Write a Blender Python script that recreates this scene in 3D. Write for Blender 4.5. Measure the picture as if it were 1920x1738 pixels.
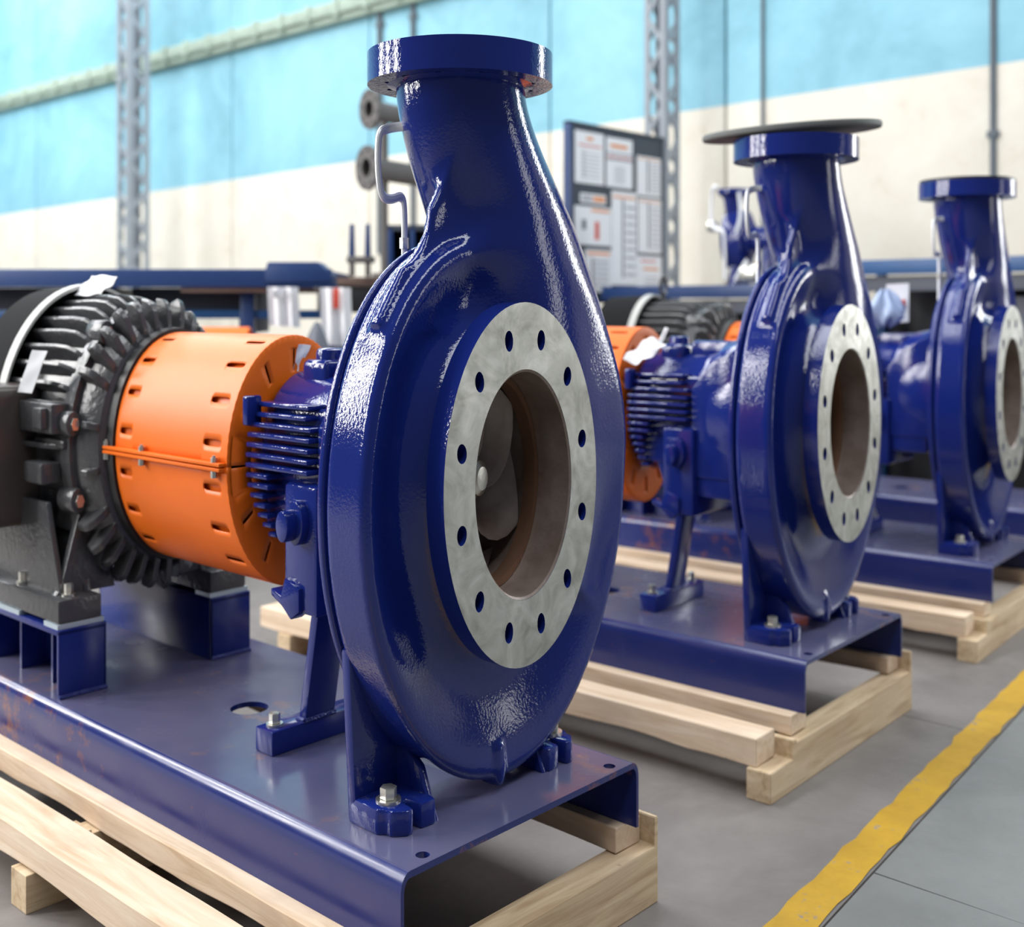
import bpy, bmesh, math, random
import numpy as np
from mathutils import Vector, Matrix

for o in list(bpy.data.objects): bpy.data.objects.remove(o)
random.seed(7)
sc = bpy.context.scene
COL = sc.collection
PI = math.pi
VS = 1.6            # heights in the photograph are 1.6 times the widths: all z are multiplied by this at the end
EYE = 0.8144        # eye height above floor (before VS)

# ------------------------------------------------------------------ camera
YAW = math.radians(42.42)
cam_d = bpy.data.cameras.new('camera'); cam = bpy.data.objects.new('camera', cam_d); COL.objects.link(cam)
cam_d.sensor_fit = 'HORIZONTAL'; cam_d.sensor_width = 36.0
cam_d.lens = 2175.0 * 36.0 / 1920.0
cam_d.shift_y = -(869.0 - 579.0) / 1920.0
cam.location = (1.5095, -1.6908, EYE * VS)
cam.rotation_euler = (PI / 2, 0, YAW)
cam_d.clip_end = 200
cam_d.dof.use_dof = True; cam_d.dof.focus_distance = 2.22; cam_d.dof.aperture_fstop = 2.4
sc.camera = cam

# ------------------------------------------------------------------ light
sc.view_settings.view_transform = 'Standard'; sc.view_settings.look = 'None'
sc.view_settings.gamma = 1.0; sc.view_settings.use_curve_mapping = False
sc.view_settings.exposure = 0.0
W = bpy.data.worlds.new('hall'); sc.world = W; W.use_nodes = True
W.node_tree.nodes['Background'].inputs[0].default_value = (0.80, 0.88, 1.0, 1)
W.node_tree.nodes['Background'].inputs[1].default_value = 0.14
def area(name, loc, target, sx, sy, power, col=(1, 1, 1)):
    l = bpy.data.lights.new(name, 'AREA'); l.shape = 'RECTANGLE'; l.size = sx; l.size_y = sy; l.energy = power; l.color = col
    o = bpy.data.objects.new(name, l); COL.objects.link(o); o.location = loc
    o.rotation_euler = (Vector(target) - Vector(loc)).to_track_quat('-Z', 'Y').to_euler()
    return o
# strips for the roof skylights (run along the building), two of them added as wall fill, and a row of high side windows
area('skylight_fill', (-16.5, 2.0, 8.5), (-16.5, 2.6, 0), 2.2, 15, 1900, (0.95, 0.98, 1))  # unseen strip added to brighten the far-left end of the wall
area('skylight_fill', (-10.0, 2.0, 8.5), (-10.0, 2.6, 0), 2.2, 15, 1300, (0.95, 0.98, 1))  # extra overhead strip, added to lift the left part of the wall
area('skylight_fill', (-3.6, 1.0, 8.5), (-3.6, 1.0, 0), 2.0, 15, 880, (0.95, 0.98, 1))
area('skylight_fill', (3.0, 1.0, 8.5), (3.0, 1.0, 0), 2.0, 15, 800, (0.95, 0.98, 1))
# tall windows in the far side of the hall, left of and behind the photographer, and openings at the right
area('side_window', (-4.6, -5.5, 3.7), (-0.3, -0.3, 1.0), 0.6, 3.4, 215, (1, 0.99, 0.97))
area('side_window', (-5.9, -4.35, 3.7), (-0.3, -0.3, 1.0), 0.6, 3.4, 215, (1, 0.99, 0.97))
area('side_window', (-7.0, -3.0, 3.7), (-0.3, -0.3, 1.0), 0.6, 3.4, 215, (1, 0.99, 0.97))
area('side_window', (1.75, 6.7, 2.6), (0.0, 0.1, 1.2), 0.9, 3.2, 150, (0.97, 0.99, 1))
area('gate_light', (6.4, 5.4, 1.5), (0.0, 0.1, 0.8), 1.2, 2.2, 36, (1, 0.99, 0.97))

# ------------------------------------------------------------------ materials
def mat(name): 
    m = bpy.data.materials.new(name); m.use_nodes = True
    nt = m.node_tree; b = nt.nodes['Principled BSDF']
    return m, nt, b
def N(nt, t, **kw):
    n = nt.nodes.new(t)
    for k, v in kw.items():
        if k.startswith('i_'): n.inputs[k[2:].replace('_', ' ')].default_value = v
        else: setattr(n, k, v)
    return n
def L(nt, a, b): nt.links.new(a, b)
def coords(nt, scale=(1, 1, 1), rot=(0, 0, 0)):
    tc = N(nt, 'ShaderNodeTexCoord'); mp = N(nt, 'ShaderNodeMapping')
    mp.inputs['Scale'].default_value = scale; mp.inputs['Rotation'].default_value = rot
    L(nt, tc.outputs['Object'], mp.inputs['Vector']); return mp.outputs[0]
def noise(nt, vec, scale, detail=3, rough=0.5, dist=0.0):
    n = N(nt, 'ShaderNodeTexNoise'); n.inputs['Scale'].default_value = scale; n.inputs['Detail'].default_value = detail
    n.inputs['Roughness'].default_value = rough; n.inputs['Distortion'].default_value = dist
    if vec is not None: L(nt, vec, n.inputs['Vector'])
    return n.outputs['Fac']
def ramp(nt, fac, stops):
    r = N(nt, 'ShaderNodeValToRGB'); L(nt, fac, r.inputs[0]); e = r.color_ramp.elements
    while len(e) < len(stops): e.new(0.5)
    for i, (p, c) in enumerate(stops):
        e[i].position = p; e[i].color = (c[0], c[1], c[2], 1) if len(c) == 3 else c
    return r.outputs[0]
def mix(nt, fac, a, b):
    m = N(nt, 'ShaderNodeMix', data_type='RGBA')
    for s, v in ((0, fac), (6, a), (7, b)):
        if hasattr(v, 'links'): L(nt, v, m.inputs[s])
        else: m.inputs[s].default_value = v if s == 0 else (v[0], v[1], v[2], 1)
    return m.outputs[2]
def bump(nt, b, h, strength, dist=0.01):
    n = N(nt, 'ShaderNodeBump'); n.inputs['Strength'].default_value = strength; n.inputs['Distance'].default_value = dist
    L(nt, h, n.inputs['Height']); L(nt, n.outputs[0], b.inputs['Normal'])
def plain(name, col, rough=0.5, metal=0.0, bs=0.0, bscale=80, var=0.0, coat=0.0):
    m, nt, b = mat(name); b.inputs['Base Color'].default_value = (*col, 1); b.inputs['Roughness'].default_value = rough
    b.inputs['Metallic'].default_value = metal; b.inputs['Coat Weight'].default_value = coat; b.inputs['Coat Roughness'].default_value = 0.08
    v = coords(nt)
    if var: 
        f = noise(nt, v, 9, 4, 0.6)
        L(nt, mix(nt, f, tuple(c * (1 - var) for c in col), tuple(min(1, c * (1 + var)) for c in col)), b.inputs['Base Color'])
    if bs: bump(nt, b, noise(nt, v, bscale, 2), bs)
    return m
M = {}
def m_blue(name, rough, bs, bscale, coat, col=(0.0085, 0.0195, 0.160)):
    m, nt, b = mat(name); v = coords(nt)
    f = noise(nt, v, 5, 3, 0.6)
    L(nt, mix(nt, f, tuple(c * 0.85 for c in col), tuple(c * 1.15 for c in col)), b.inputs['Base Color'])
    b.inputs['Roughness'].default_value = rough; b.inputs['Coat Weight'].default_value = coat; b.inputs['Coat Roughness'].default_value = 0.05
    a = noise(nt, v, bscale, 2); c = noise(nt, v, 14, 2)
    ad = N(nt, 'ShaderNodeMath', operation='MULTIPLY_ADD'); L(nt, c, ad.inputs[0]); ad.inputs[1].default_value = 2.0; L(nt, a, ad.inputs[2])
    bump(nt, b, ad.outputs[0], bs, 0.004)
    return m
M['blue'] = m_blue('blue_gloss_paint', 0.07, 0.115, 165, 0.0)
M['blue_steel'] = m_blue('blue_paint_on_steel', 0.2, 0.05, 60, 0.0)
def m_base():
    m, nt, b = mat('blue_baseplate_paint_with_rust'); v = coords(nt)
    n1 = noise(nt, v, 3.2, 5, 0.65); n2 = noise(nt, v, 13, 5, 0.68)
    mu = N(nt, 'ShaderNodeMath', operation='MULTIPLY'); L(nt, n1, mu.inputs[0]); L(nt, n2, mu.inputs[1])
    r = ramp(nt, mu.outputs[0], [(0.33, (0, 0, 0)), (0.44, (0.9, 0.9, 0.9))])
    col = mix(nt, r, (0.012, 0.022, 0.135), (0.21, 0.075, 0.04))
    ge = N(nt, 'ShaderNodeNewGeometry'); sx = N(nt, 'ShaderNodeSeparateXYZ'); L(nt, ge.outputs['True Normal'], sx.inputs[0])
    dz = N(nt, 'ShaderNodeMapRange'); L(nt, sx.outputs[2], dz.inputs[0]); dz.inputs[1].default_value = 0.9; dz.inputs[2].default_value = 1.0
    du = N(nt, 'ShaderNodeMath', operation='MULTIPLY'); L(nt, dz.outputs[0], du.inputs[0]); L(nt, ramp(nt, noise(nt, v, 2.5, 5, 0.6), [(0.3, (0.34, 0.34, 0.34)), (0.7, (0.56, 0.56, 0.56))]), du.inputs[1])
    col = mix(nt, du.outputs[0], col, (0.19, 0.175, 0.21))  # upward faces greyed: settled dust plus a painted pale reflection
    L(nt, col, b.inputs['Base Color'])
    rr = ramp(nt, noise(nt, v, 7, 4), [(0.3, (0.14, 0.14, 0.14)), (0.7, (0.30, 0.30, 0.30))])
    L(nt, rr, b.inputs['Roughness']); bump(nt, b, n2, 0.04, 0.003)
    return m
M['base'] = m_base()
M['orange'] = plain('orange_guard_paint', (0.80, 0.150, 0.008), 0.4, 0, 0.03, 20, 0.08); M['orange'].node_tree.nodes['Principled BSDF'].inputs['Specular IOR Level'].default_value = 0.3
M['motor'] = plain('dark_grey_motor_paint', (0.058, 0.059, 0.063), 0.26, 0, 0.2, 60, 0.2)
M['box_brown'] = plain('dark_brown_box_paint', (0.065, 0.052, 0.048), 0.3, 0, 0.03, 40)
M['pale'] = plain('pale_grey_band', (0.42, 0.42, 0.40), 0.45)
M['black'] = plain('black_rubber', (0.012, 0.012, 0.013), 0.5)
M['cowl'] = plain('matt_black_cowl', (0.008, 0.008, 0.009), 0.9); M['cowl'].node_tree.nodes['Principled BSDF'].inputs['Specular IOR Level'].default_value = 0.15
M['dark'] = plain('dark_interior', (0.018, 0.019, 0.024), 0.6)
M['zinc'] = plain('zinc_plated_steel', (0.62, 0.61, 0.56), 0.32, 0.9, 0.05, 90, 0.15)
M['alu'] = plain('aluminium_tube', (0.74, 0.75, 0.78), 0.4, 0.35)
M['shim'] = plain('pale_blue_shim', (0.42, 0.5, 0.56), 0.35, 0.3)
M['weld'] = plain('weld_bead_paint', (0.03, 0.045, 0.2), 0.15, 0.2, 0.5, 200)
M['paper'] = plain('white_paper', (0.82, 0.82, 0.84), 0.7, 0, 0.03, 30)
M['tape'] = plain('translucent_tape', (0.45, 0.46, 0.48), 0.3)
M['greycol'] = plain('grey_column_paint', (0.30, 0.325, 0.36), 0.5, 0, 0.02, 30, 0.1)
M['pipe'] = plain('grey_primer_pipe', (0.115, 0.105, 0.10), 0.6, 0, 0.1, 60, 0.2)
M['rubber'] = plain('grey_rubber_sheet', (0.12, 0.125, 0.12), 0.7, 0, 0.05, 50, 0.1)
M['bench'] = plain('blue_bench_paint', (0.014, 0.042, 0.145), 0.4, 0, 0.02, 20, 0.1)
M['bench2'] = plain('bright_blue_bench_paint', (0.012, 0.075, 0.22), 0.4, 0, 0.02, 20, 0.1)
M['slate'] = plain('slate_board', (0.035, 0.045, 0.065), 0.6)
M['brown'] = plain('brown_steel_plate', (0.16, 0.10, 0.08), 0.6, 0, 0.1, 30, 0.3)
M['greybox'] = plain('grey_cabinet_paint', (0.10, 0.11, 0.14), 0.5)
M['bag'] = plain('pale_blue_plastic_bag', (0.36, 0.45, 0.66), 0.35, 0, 0.6, 14, 0.25)
M['red'] = plain('red_print', (0.62, 0.06, 0.03), 0.6)
M['orangeprint'] = plain('orange_print', (0.78, 0.26, 0.06), 0.6)
M['greyprint'] = plain('grey_print', (0.42, 0.42, 0.46), 0.7)
M['darkprint'] = plain('dark_print', (0.08, 0.08, 0.12), 0.7)
M['gasket'] = plain('copper_brown_ring', (0.30, 0.17, 0.11), 0.38, 0.7, 0.1, 60, 0.2)
M['conduit'] = plain('dark_conduit', (0.10, 0.12, 0.14), 0.5)
M['trimgreen'] = plain('weathered_green_rail', (0.36, 0.44, 0.36), 0.7, 0, 0.3, 12, 0.35)
def m_face():
    m, nt, b = mat('machined_steel_face'); v = coords(nt)
    f = noise(nt, v, 11, 4, 0.6, 1.2); g = noise(nt, v, 34, 3, 0.6)
    c = ramp(nt, f, [(0.3, (0.30, 0.30, 0.27)), (0.5, (0.44, 0.44, 0.41)), (0.72, (0.58, 0.58, 0.55))])
    L(nt, c, b.inputs['Base Color']); b.inputs['Metallic'].default_value = 0.85
    L(nt, ramp(nt, g, [(0.3, (0.3, 0.3, 0.3)), (0.7, (0.5, 0.5, 0.5))]), b.inputs['Roughness'])
    bump(nt, b, g, 0.04, 0.002); return m
M['face'] = m_face()
def m_cast():
    m, nt, b = mat('brown_grey_cast_iron'); v = coords(nt)
    f = noise(nt, v, 8, 5, 0.65)
    L(nt, ramp(nt, f, [(0.3, (0.15, 0.105, 0.085)), (0.7, (0.29, 0.24, 0.215))]), b.inputs['Base Color'])
    b.inputs['Metallic'].default_value = 0.35; b.inputs['Roughness'].default_value = 0.42
    bump(nt, b, noise(nt, v, 90, 3), 0.25, 0.003); return m
M['cast'] = m_cast()
def m_wood(name, along, a, c, d):
    m, nt, b = mat(name)
    s = {'x': (1.2, 14, 14), 'y': (14, 1.2, 14), 'z': (14, 14, 1.2)}[along]
    v = coords(nt, s); v2 = coords(nt)
    oi = N(nt, 'ShaderNodeObjectInfo')
    va = N(nt, 'ShaderNodeVectorMath', operation='ADD'); L(nt, v, va.inputs[0])
    cm = N(nt, 'ShaderNodeCombineXYZ'); mm = N(nt, 'ShaderNodeMath', operation='MULTIPLY'); L(nt, oi.outputs['Random'], mm.inputs[0]); mm.inputs[1].default_value = 37
    for i in range(3): L(nt, mm.outputs[0], cm.inputs[i])
    L(nt, cm.outputs[0], va.inputs[1])
    f = noise(nt, va.outputs[0], 2.2, 5, 0.62, 0.8); g = noise(nt, v2, 5, 4, 0.6)
    k = noise(nt, v2, 16, 2, 0.4)
    c1 = ramp(nt, f, [(0.28, a), (0.5, c), (0.75, d)])
    c2 = mix(nt, ramp(nt, g, [(0.5, (0, 0, 0)), (0.75, (0.45, 0.45, 0.45))]), c1, (0.50, 0.36, 0.27))
    c3 = mix(nt, ramp(nt, k, [(0.77, (0, 0, 0)), (0.82, (1, 1, 1))]), c2, (0.10, 0.06, 0.035))
    L(nt, c3, b.inputs['Base Color']); b.inputs['Roughness'].default_value = 0.75
    bump(nt, b, f, 0.35, 0.004); return m
M['woodx'] = m_wood('sawn_pine_long', 'x', (0.54, 0.38, 0.24), (0.70, 0.54, 0.39), (0.80, 0.67, 0.53))
M['woody'] = m_wood('sawn_pine_cross', 'y', (0.38, 0.25, 0.14), (0.57, 0.43, 0.27), (0.70, 0.56, 0.39))
def m_floor(name, a, b_, c):
    m, nt, b = mat(name); v = coords(nt)
    f = noise(nt, v, 2.3, 6, 0.65, 0.3); g = noise(nt, v, 40, 4, 0.7); w = noise(nt, v, 0.9, 5, 0.7, 1.5)
    k = noise(nt, v, 23, 2, 0.5)
    c1 = ramp(nt, f, [(0.25, a), (0.5, b_), (0.75, c)])
    c2 = mix(nt, ramp(nt, w, [(0.60, (0, 0, 0)), (0.78, (0.35, 0.35, 0.35))]), c1, (0.42, 0.40, 0.38))
    c3 = mix(nt, ramp(nt, k, [(0.78, (0, 0, 0)), (0.82, (0.7, 0.7, 0.7))]), c2, (0.05, 0.045, 0.045))
    L(nt, c3, b.inputs['Base Color']); L(nt, ramp(nt, g, [(0.3, (0.5, 0.5, 0.5)), (0.7, (0.68, 0.68, 0.68))]), b.inputs['Roughness'])
    bump(nt, b, g, 0.08, 0.003); return m
M['floor'] = m_floor('worn_concrete', (0.125, 0.110, 0.102), (0.182, 0.163, 0.153), (0.235, 0.213, 0.20))
M['floor2'] = m_floor('grey_concrete', (0.15, 0.152, 0.146), (0.19, 0.192, 0.186), (0.23, 0.23, 0.222))
def m_stripe():
    m, nt, b = mat('worn_yellow_floor_paint'); v = coords(nt)
    f = noise(nt, v, 4, 5, 0.7); g = noise(nt, v, 22, 4, 0.75)
    c1 = ramp(nt, f, [(0.3, (0.37, 0.205, 0.010)), (0.6, (0.52, 0.30, 0.016))])
    mu = N(nt, 'ShaderNodeMath', operation='MULTIPLY'); L(nt, f, mu.inputs[0]); L(nt, g, mu.inputs[1])
    L(nt, mix(nt, ramp(nt, mu.outputs[0], [(0.33, (0, 0, 0)), (0.40, (1, 1, 1))]), c1, (0.22, 0.20, 0.19)), b.inputs['Base Color'])
    b.inputs['Roughness'].default_value = 0.6; bump(nt, b, g, 0.15, 0.003); return m
M['stripe'] = m_stripe()
# two-tone wall paint: cream below a line that runs at z = PZ0 + PSL * x, light blue above
PZ0, PSL = 1.945, 0.0075
def m_wall():
    m, nt, b = mat('two_tone_wall_paint')
    tc = N(nt, 'ShaderNodeTexCoord'); sp = N(nt, 'ShaderNodeSeparateXYZ'); L(nt, tc.outputs['Object'], sp.inputs[0])
    ln = N(nt, 'ShaderNodeMath', operation='MULTIPLY_ADD'); L(nt, sp.outputs[0], ln.inputs[0]); ln.inputs[1].default_value = PSL * VS; ln.inputs[2].default_value = PZ0 * VS
    gt = N(nt, 'ShaderNodeMath', operation='GREATER_THAN'); L(nt, sp.outputs[2], gt.inputs[0]); L(nt, ln.outputs[0], gt.inputs[1])
    f = noise(nt, tc.outputs['Object'], 0.8, 6, 0.7, 0.6); g = noise(nt, tc.outputs['Object'], 2.6, 5, 0.7, 0.4)
    blue = ramp(nt, f, [(0.28, (0.17, 0.38, 0.46)), (0.5, (0.25, 0.52, 0.63)), (0.72, (0.32, 0.61, 0.72))])
    cream = ramp(nt, g, [(0.22, (0.66, 0.58, 0.46)), (0.42, (0.78, 0.72, 0.61)), (0.7, (0.83, 0.78, 0.68))])
    L(nt, mix(nt, gt.outputs[0], cream, blue), b.inputs['Base Color'])
    b.inputs['Roughness'].default_value = 0.65; bump(nt, b, f, 0.1, 0.02); return m
M['wall'] = m_wall()

# ------------------------------------------------------------------ mesh helpers
class MB:
    def __init__(s): s.bm = bmesh.new()
    def _merge(s, t, mi=0):
        for f in t.faces: f.material_index = mi
        me = bpy.data.meshes.new('tmp'); t.to_mesh(me); t.free()
        s.bm.from_mesh(me); bpy.data.meshes.remove(me)
    def box(s, x0, x1, y0, y1, z0, z1, bev=0.0, mi=0, seg=2, M4=None):
        t = bmesh.new(); bmesh.ops.create_cube(t, size=1)
        for v in t.verts: v.co = Vector(((x0 + x1) / 2 + v.co.x * (x1 - x0), (y0 + y1) / 2 + v.co.y * (y1 - y0), (z0 + z1) / 2 + v.co.z * (z1 - z0)))
        if bev: bmesh.ops.bevel(t, geom=list(t.edges), offset=bev, segments=seg, profile=0.5, affect='EDGES', clamp_overlap=True)
        if M4 is not None: bmesh.ops.transform(t, matrix=M4, verts=t.verts)
        s._merge(t, mi); return s
    def prism(s, pts, axis, a0, a1, bev=0.0, mi=0, seg=2):
        t = bmesh.new()
        def P(p, a): return {'x': (a, p[0], p[1]), 'y': (p[0], a, p[1]), 'z': (p[0], p[1], a)}[axis]
        n = len(pts)
        v0 = [t.verts.new(P(p, a0)) for p in pts]; v1 = [t.verts.new(P(p, a1)) for p in pts]
        t.faces.new(v0[::-1]); t.faces.new(v1)
        for i in range(n): t.faces.new((v0[i], v0[(i + 1) % n], v1[(i + 1) % n], v1[i]))
        bmesh.ops.recalc_face_normals(t, faces=t.faces)
        if bev: bmesh.ops.bevel(t, geom=list(t.edges), offset=bev, segments=seg, profile=0.5, affect='EDGES', clamp_overlap=True)
        s._merge(t, mi); return s
    def cyl(s, p0, p1, r, n=20, r2=None, cap=True, mi=0, bev=0.0, rot=0.0):
        p0 = Vector(p0); p1 = Vector(p1); d = p1 - p0; r2 = r if r2 is None else r2
        q = d.to_track_quat('Z', 'Y'); t = bmesh.new()
        A = []; Bv = []
        for i in range(n):
            a = 2 * PI * i / n + rot; c = Vector((math.cos(a), math.sin(a), 0))
            A.append(t.verts.new(p0 + q @ (c * r))); Bv.append(t.verts.new(p1 + q @ (c * r2)))
        for i in range(n): t.faces.new((A[i], A[(i + 1) % n], Bv[(i + 1) % n], Bv[i]))
        if cap: 
            f0 = t.faces.new(A[::-1]); f1 = t.faces.new(Bv)
            if bev: bmesh.ops.bevel(t, geom=list(set(f0.edges) | set(f1.edges)), offset=bev, segments=2, profile=0.5, affect='EDGES', clamp_overlap=True)
        s._merge(t, mi); return s
    def lathe(s, prof, axis='x', c=(0, 0, 0), n=64, closed=False, mi=0, a0=0.0, a1=2 * PI):
        t = bmesh.new(); full = abs(a1 - a0 - 2 * PI) < 1e-6; m = n if full else n + 1
        rings = []
        for i in range(m):
            a = a0 + (a1 - a0) * i / n; ca, sa = math.cos(a), math.sin(a); row = []
            for (h, r) in prof:
                co = {'x': (h, -r * sa, r * ca), 'y': (r * ca, h, r * sa), 'z': (r * ca, r * sa, h)}[axis]
                row.append(t.verts.new((co[0] + c[0], co[1] + c[1], co[2] + c[2])))
            rings.append(row)
        k = len(prof)
        for i in range(n):
            r0 = rings[i]; r1 = rings[(i + 1) % m]
            for j in range(k if closed else k - 1):
                j2 = (j + 1) % k
                try: t.faces.new((r0[j], r0[j2], r1[j2], r1[j]))
                except ValueError: pass
        bmesh.ops.remove_doubles(t, verts=t.verts, dist=1e-6)
        bmesh.ops.recalc_face_normals(t, faces=t.faces)
        s._merge(t, mi); return s
    def tube(s, path, r, n=10, mi=0, smooth=4):
        pts = [Vector(p) for p in path]
        for _ in range(smooth):
            q = [pts[0]]
            for a, b in zip(pts[:-1], pts[1:]):
                if smooth: q += [a.lerp(b, 0.25), a.lerp(b, 0.75)]
            q.append(pts[-1]); pts = q
            if len(pts) > 80: break
        t = bmesh.new(); rings = []; up = None
        for i, p in enumerate(pts):
            d = (pts[min(i + 1, len(pts) - 1)] - pts[max(i - 1, 0)]).normalized()
            if up is None: up = d.orthogonal().normalized()
            up = (up - d * up.dot(d)).normalized(); sd = d.cross(up)
            rings.append([t.verts.new(p + (up * math.cos(2 * PI * j / n) + sd * math.sin(2 * PI * j / n)) * r) for j in range(n)])
        for a, b in zip(rings[:-1], rings[1:]):
            for j in range(n): t.faces.new((a[j], a[(j + 1) % n], b[(j + 1) % n], b[j]))
        t.faces.new(rings[0][::-1]); t.faces.new(rings[-1])
        s._merge(t, mi); return s
    def raw(s, verts, faces, mi=0, rec=True):
        t = bmesh.new(); vs = [t.verts.new(v) for v in verts]
        for f in faces:
            try: t.faces.new([vs[i] for i in f])
            except ValueError: pass
        bmesh.ops.remove_doubles(t, verts=t.verts, dist=1e-6)
        if rec: bmesh.ops.recalc_face_normals(t, faces=t.faces)
        s._merge(t, mi); return s
    def move(s, d): 
        bmesh.ops.translate(s.bm, verts=s.bm.verts, vec=d); return s
    def out(s, name, mats, parent=None, sharp=35, loc=None, rotz=0.0):
        me = bpy.data.meshes.new(name); s.bm.to_mesh(me); s.bm.free()
        for m in (mats if isinstance(mats, (list, tuple)) else [mats]): me.materials.append(M[m])
        me.shade_smooth(); me.set_sharp_from_angle(angle=math.radians(sharp))
        o = bpy.data.objects.new(name, me); COL.objects.link(o); o.parent = parent
        if loc: o.location = loc
        o.rotation_euler.z = rotz
        return o
def thing(name, label, cat, loc=(0, 0, 0), rotz=0.0, group=None):
    o = bpy.data.objects.new(name, None); COL.objects.link(o); o.location = loc; o.rotation_euler.z = rotz; o.empty_display_size = 0.1
    return tag(o, label, cat, group)
def tag(o, label, cat, group=None):
    o['label'] = label; o['category'] = cat
    if group: o['group'] = group
    return o
def struct(o, label=None):
    o['kind'] = 'structure'
    if label: o['label'] = label
    return o
def copy_tree(o, parent=None):
    c = o.copy(); COL.objects.link(c); c.parent = parent
    for ch in list(o.children): copy_tree(ch, c)
    return c
def hexbolt(name, parent, p, d=(0, 0, 1), r=0.016, h=0.014, wr=0.024, m='zinc'):
    p = Vector(p); d = Vector(d).normalized(); b = MB()
    b.cyl(p - d * 0.001, p + d * 0.004, wr, 20)
    b.cyl(p + d * 0.004, p + d * (0.004 + h), r, 6, bev=0.0015)
    return b.out(name, m, parent)
# a cell of a plate with a star-shaped hole: boundary points of a rectangle matched to hole points, mapped to space by fn
def cell(u0, u1, v0, v1, hole, fn, nu=6, nv=4, nr=3):
    cu, cv = (u0 + u1) / 2, (v0 + v1) / 2
    bd = [(u0 + (u1 - u0) * i / nu, v0) for i in range(nu)] + [(u1, v0 + (v1 - v0) * i / nv) for i in range(nv)] + \
         [(u1 - (u1 - u0) * i / nu, v1) for i in range(nu)] + [(u0, v1 - (v1 - v0) * i / nv) for i in range(nv)]
    hp = [hole(math.atan2((b[1] - cv) / (v1 - v0), (b[0] - cu) / (u1 - u0))) for b in bd]
    k = len(bd); verts = []; faces = []
    for q in range(nr + 1):
        t = q / nr
        verts += [fn(b[0] + (cu + h[0] - b[0]) * t, b[1] + (cv + h[1] - b[1]) * t) for b, h in zip(bd, hp)]
    for q in range(nr): faces += [(q * k + i, q * k + (i + 1) % k, (q + 1) * k + (i + 1) % k, (q + 1) * k + i) for i in range(k)]
    return verts, faces, [fn(cu + h[0], cv + h[1]) for h in hp]

# ------------------------------------------------------------------ the setting
def piece(b, name, mats, parent=None, **k): return b.out(name, mats, parent, **k)
fl = struct(MB().box(-22, 6, -6, 9, -0.30, -0.008).out('floor', 'floor'), 'worn grey concrete hall floor under the pumps')
# the yellow stripe runs along x = SX(y); slabs lie left and right of it, with a joint across the right-hand ones
def SX(y, side): return (0.2985 - 0.0925 * (y - 0.5)) + side * 0.0485
def slab(name, pts, m, z1=0.0): MB_ = MB().prism(pts, 'z', -0.05, z1); return piece(MB_, name, m, fl)
for ya, yb in ((-6, -2.2), (-2.196, 1.9), (1.904, 5.2), (5.204, 9)):
    slab('floor_slab', [(-22, ya), (SX(ya, 1), ya), (SX(yb, 1), yb), (-22, yb)], 'floor')
for ya, yb in ((-6, -2.3), (-2.295, 0.853), (0.858, 3.6), (3.605, 9)):
    slab('floor_slab', [(SX(ya, 1) + 0.004, ya), (6, ya), (6, yb + 0.07), (SX(yb, 1) + 0.004, yb)], 'floor2', -0.001)
st = []
ys = np.linspace(-3, 8.5, 180)
lft = [(SX(y, -1) + 0.006 * math.sin(y * 37) * math.sin(y * 11 + 1) + random.uniform(-.003, .003), y) for y in ys]
rgt = [(SX(y, 1) - 0.004 + 0.004 * math.sin(y * 29 + 2) * math.sin(y * 7) + random.uniform(-.003, .002), y) for y in ys]
vs = [(p[0], p[1], 0.0015) for p in lft] + [(p[0], p[1], 0.0015) for p in rgt]; n = len(ys)
o = MB().raw(vs, [(i, i + n, i + n + 1, i + 1) for i in range(n - 1)]).out('floor_stripe', 'stripe', fl); o['label'] = 'worn yellow lane stripe painted on the floor'

YW = 7.0     # back wall plane
wb = struct(MB().box(-22, 5, YW + 0.03, YW + 0.2, 0, 5.2).out('wall_back', 'conduit'), 'hall wall painted light blue above cream')
seams = [-22, -19.5, -16.85, -14.1, -11.33, -8.6, -5.9, -3.9, -1.3, 1.2, 3.2, 5]
for a, b in zip(seams[:-1], seams[1:]):
    MB().box(a + 0.014, b - 0.014, YW - 0.03, YW + 0.04, 0, 2.93, 0.004).out('wall_panel', 'wall', wb)
    MB().box(a + 0.006, b - 0.006, YW - 0.05, YW + 0.035, 3.0, 5.2, 0.004).out('wall_panel', 'wall', wb)
struct(MB().box(-22.2, -22, -6, YW + 0.2, 0, 5.2).out('wall_left', 'wall'), 'far end wall of the hall')
tr = MB().box(-22, -6.0, YW - 0.16, YW + 0.02, 2.95, 3.045, 0.012)
tr.box(-22, -6.0, YW - 0.12, YW + 0.02, 2.90, 2.955, 0.01)
for i in range(30): tr.box(-21.8 + i * 0.53, -21.72 + i * 0.53, YW - 0.18, YW - 0.02, 2.93, 3.06, 0.008)
struct(tr.out('trim_1', 'trimgreen'), 'weathered green rail along the blue wall')
def conduit(x, r, z0, z1):
    b = MB().cyl((x, YW - 0.04, z0), (x, YW - 0.04, z1), r, 12)
    o = b.out('wall_conduit', 'conduit')
    for z in np.arange(z0 + 0.5, z1, 1.1): MB().box(x - r * 1.8, x + r * 1.8, YW - 0.06, YW, z, z + 0.03, 0.004).out('clamp', 'conduit', o)
    return o
tag(conduit(-3.53, 0.016, 0.0, 5), 'thin vertical conduit on the wall above the tilted grey disc', 'conduit')
tag(conduit(-1.62, 0.024, 0.0, 5), 'dark vertical conduit on the wall above the rightmost pump', 'conduit')
tag(conduit(-8.41, 0.04, 1.2, 2.9), 'dark vertical conduit on the blue wall left of the near discharge flange', 'conduit')
tag(conduit(-7.86, 0.035, 1.2, 4.6), 'dark vertical conduit on the blue wall behind the near discharge flange', 'conduit')

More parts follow.
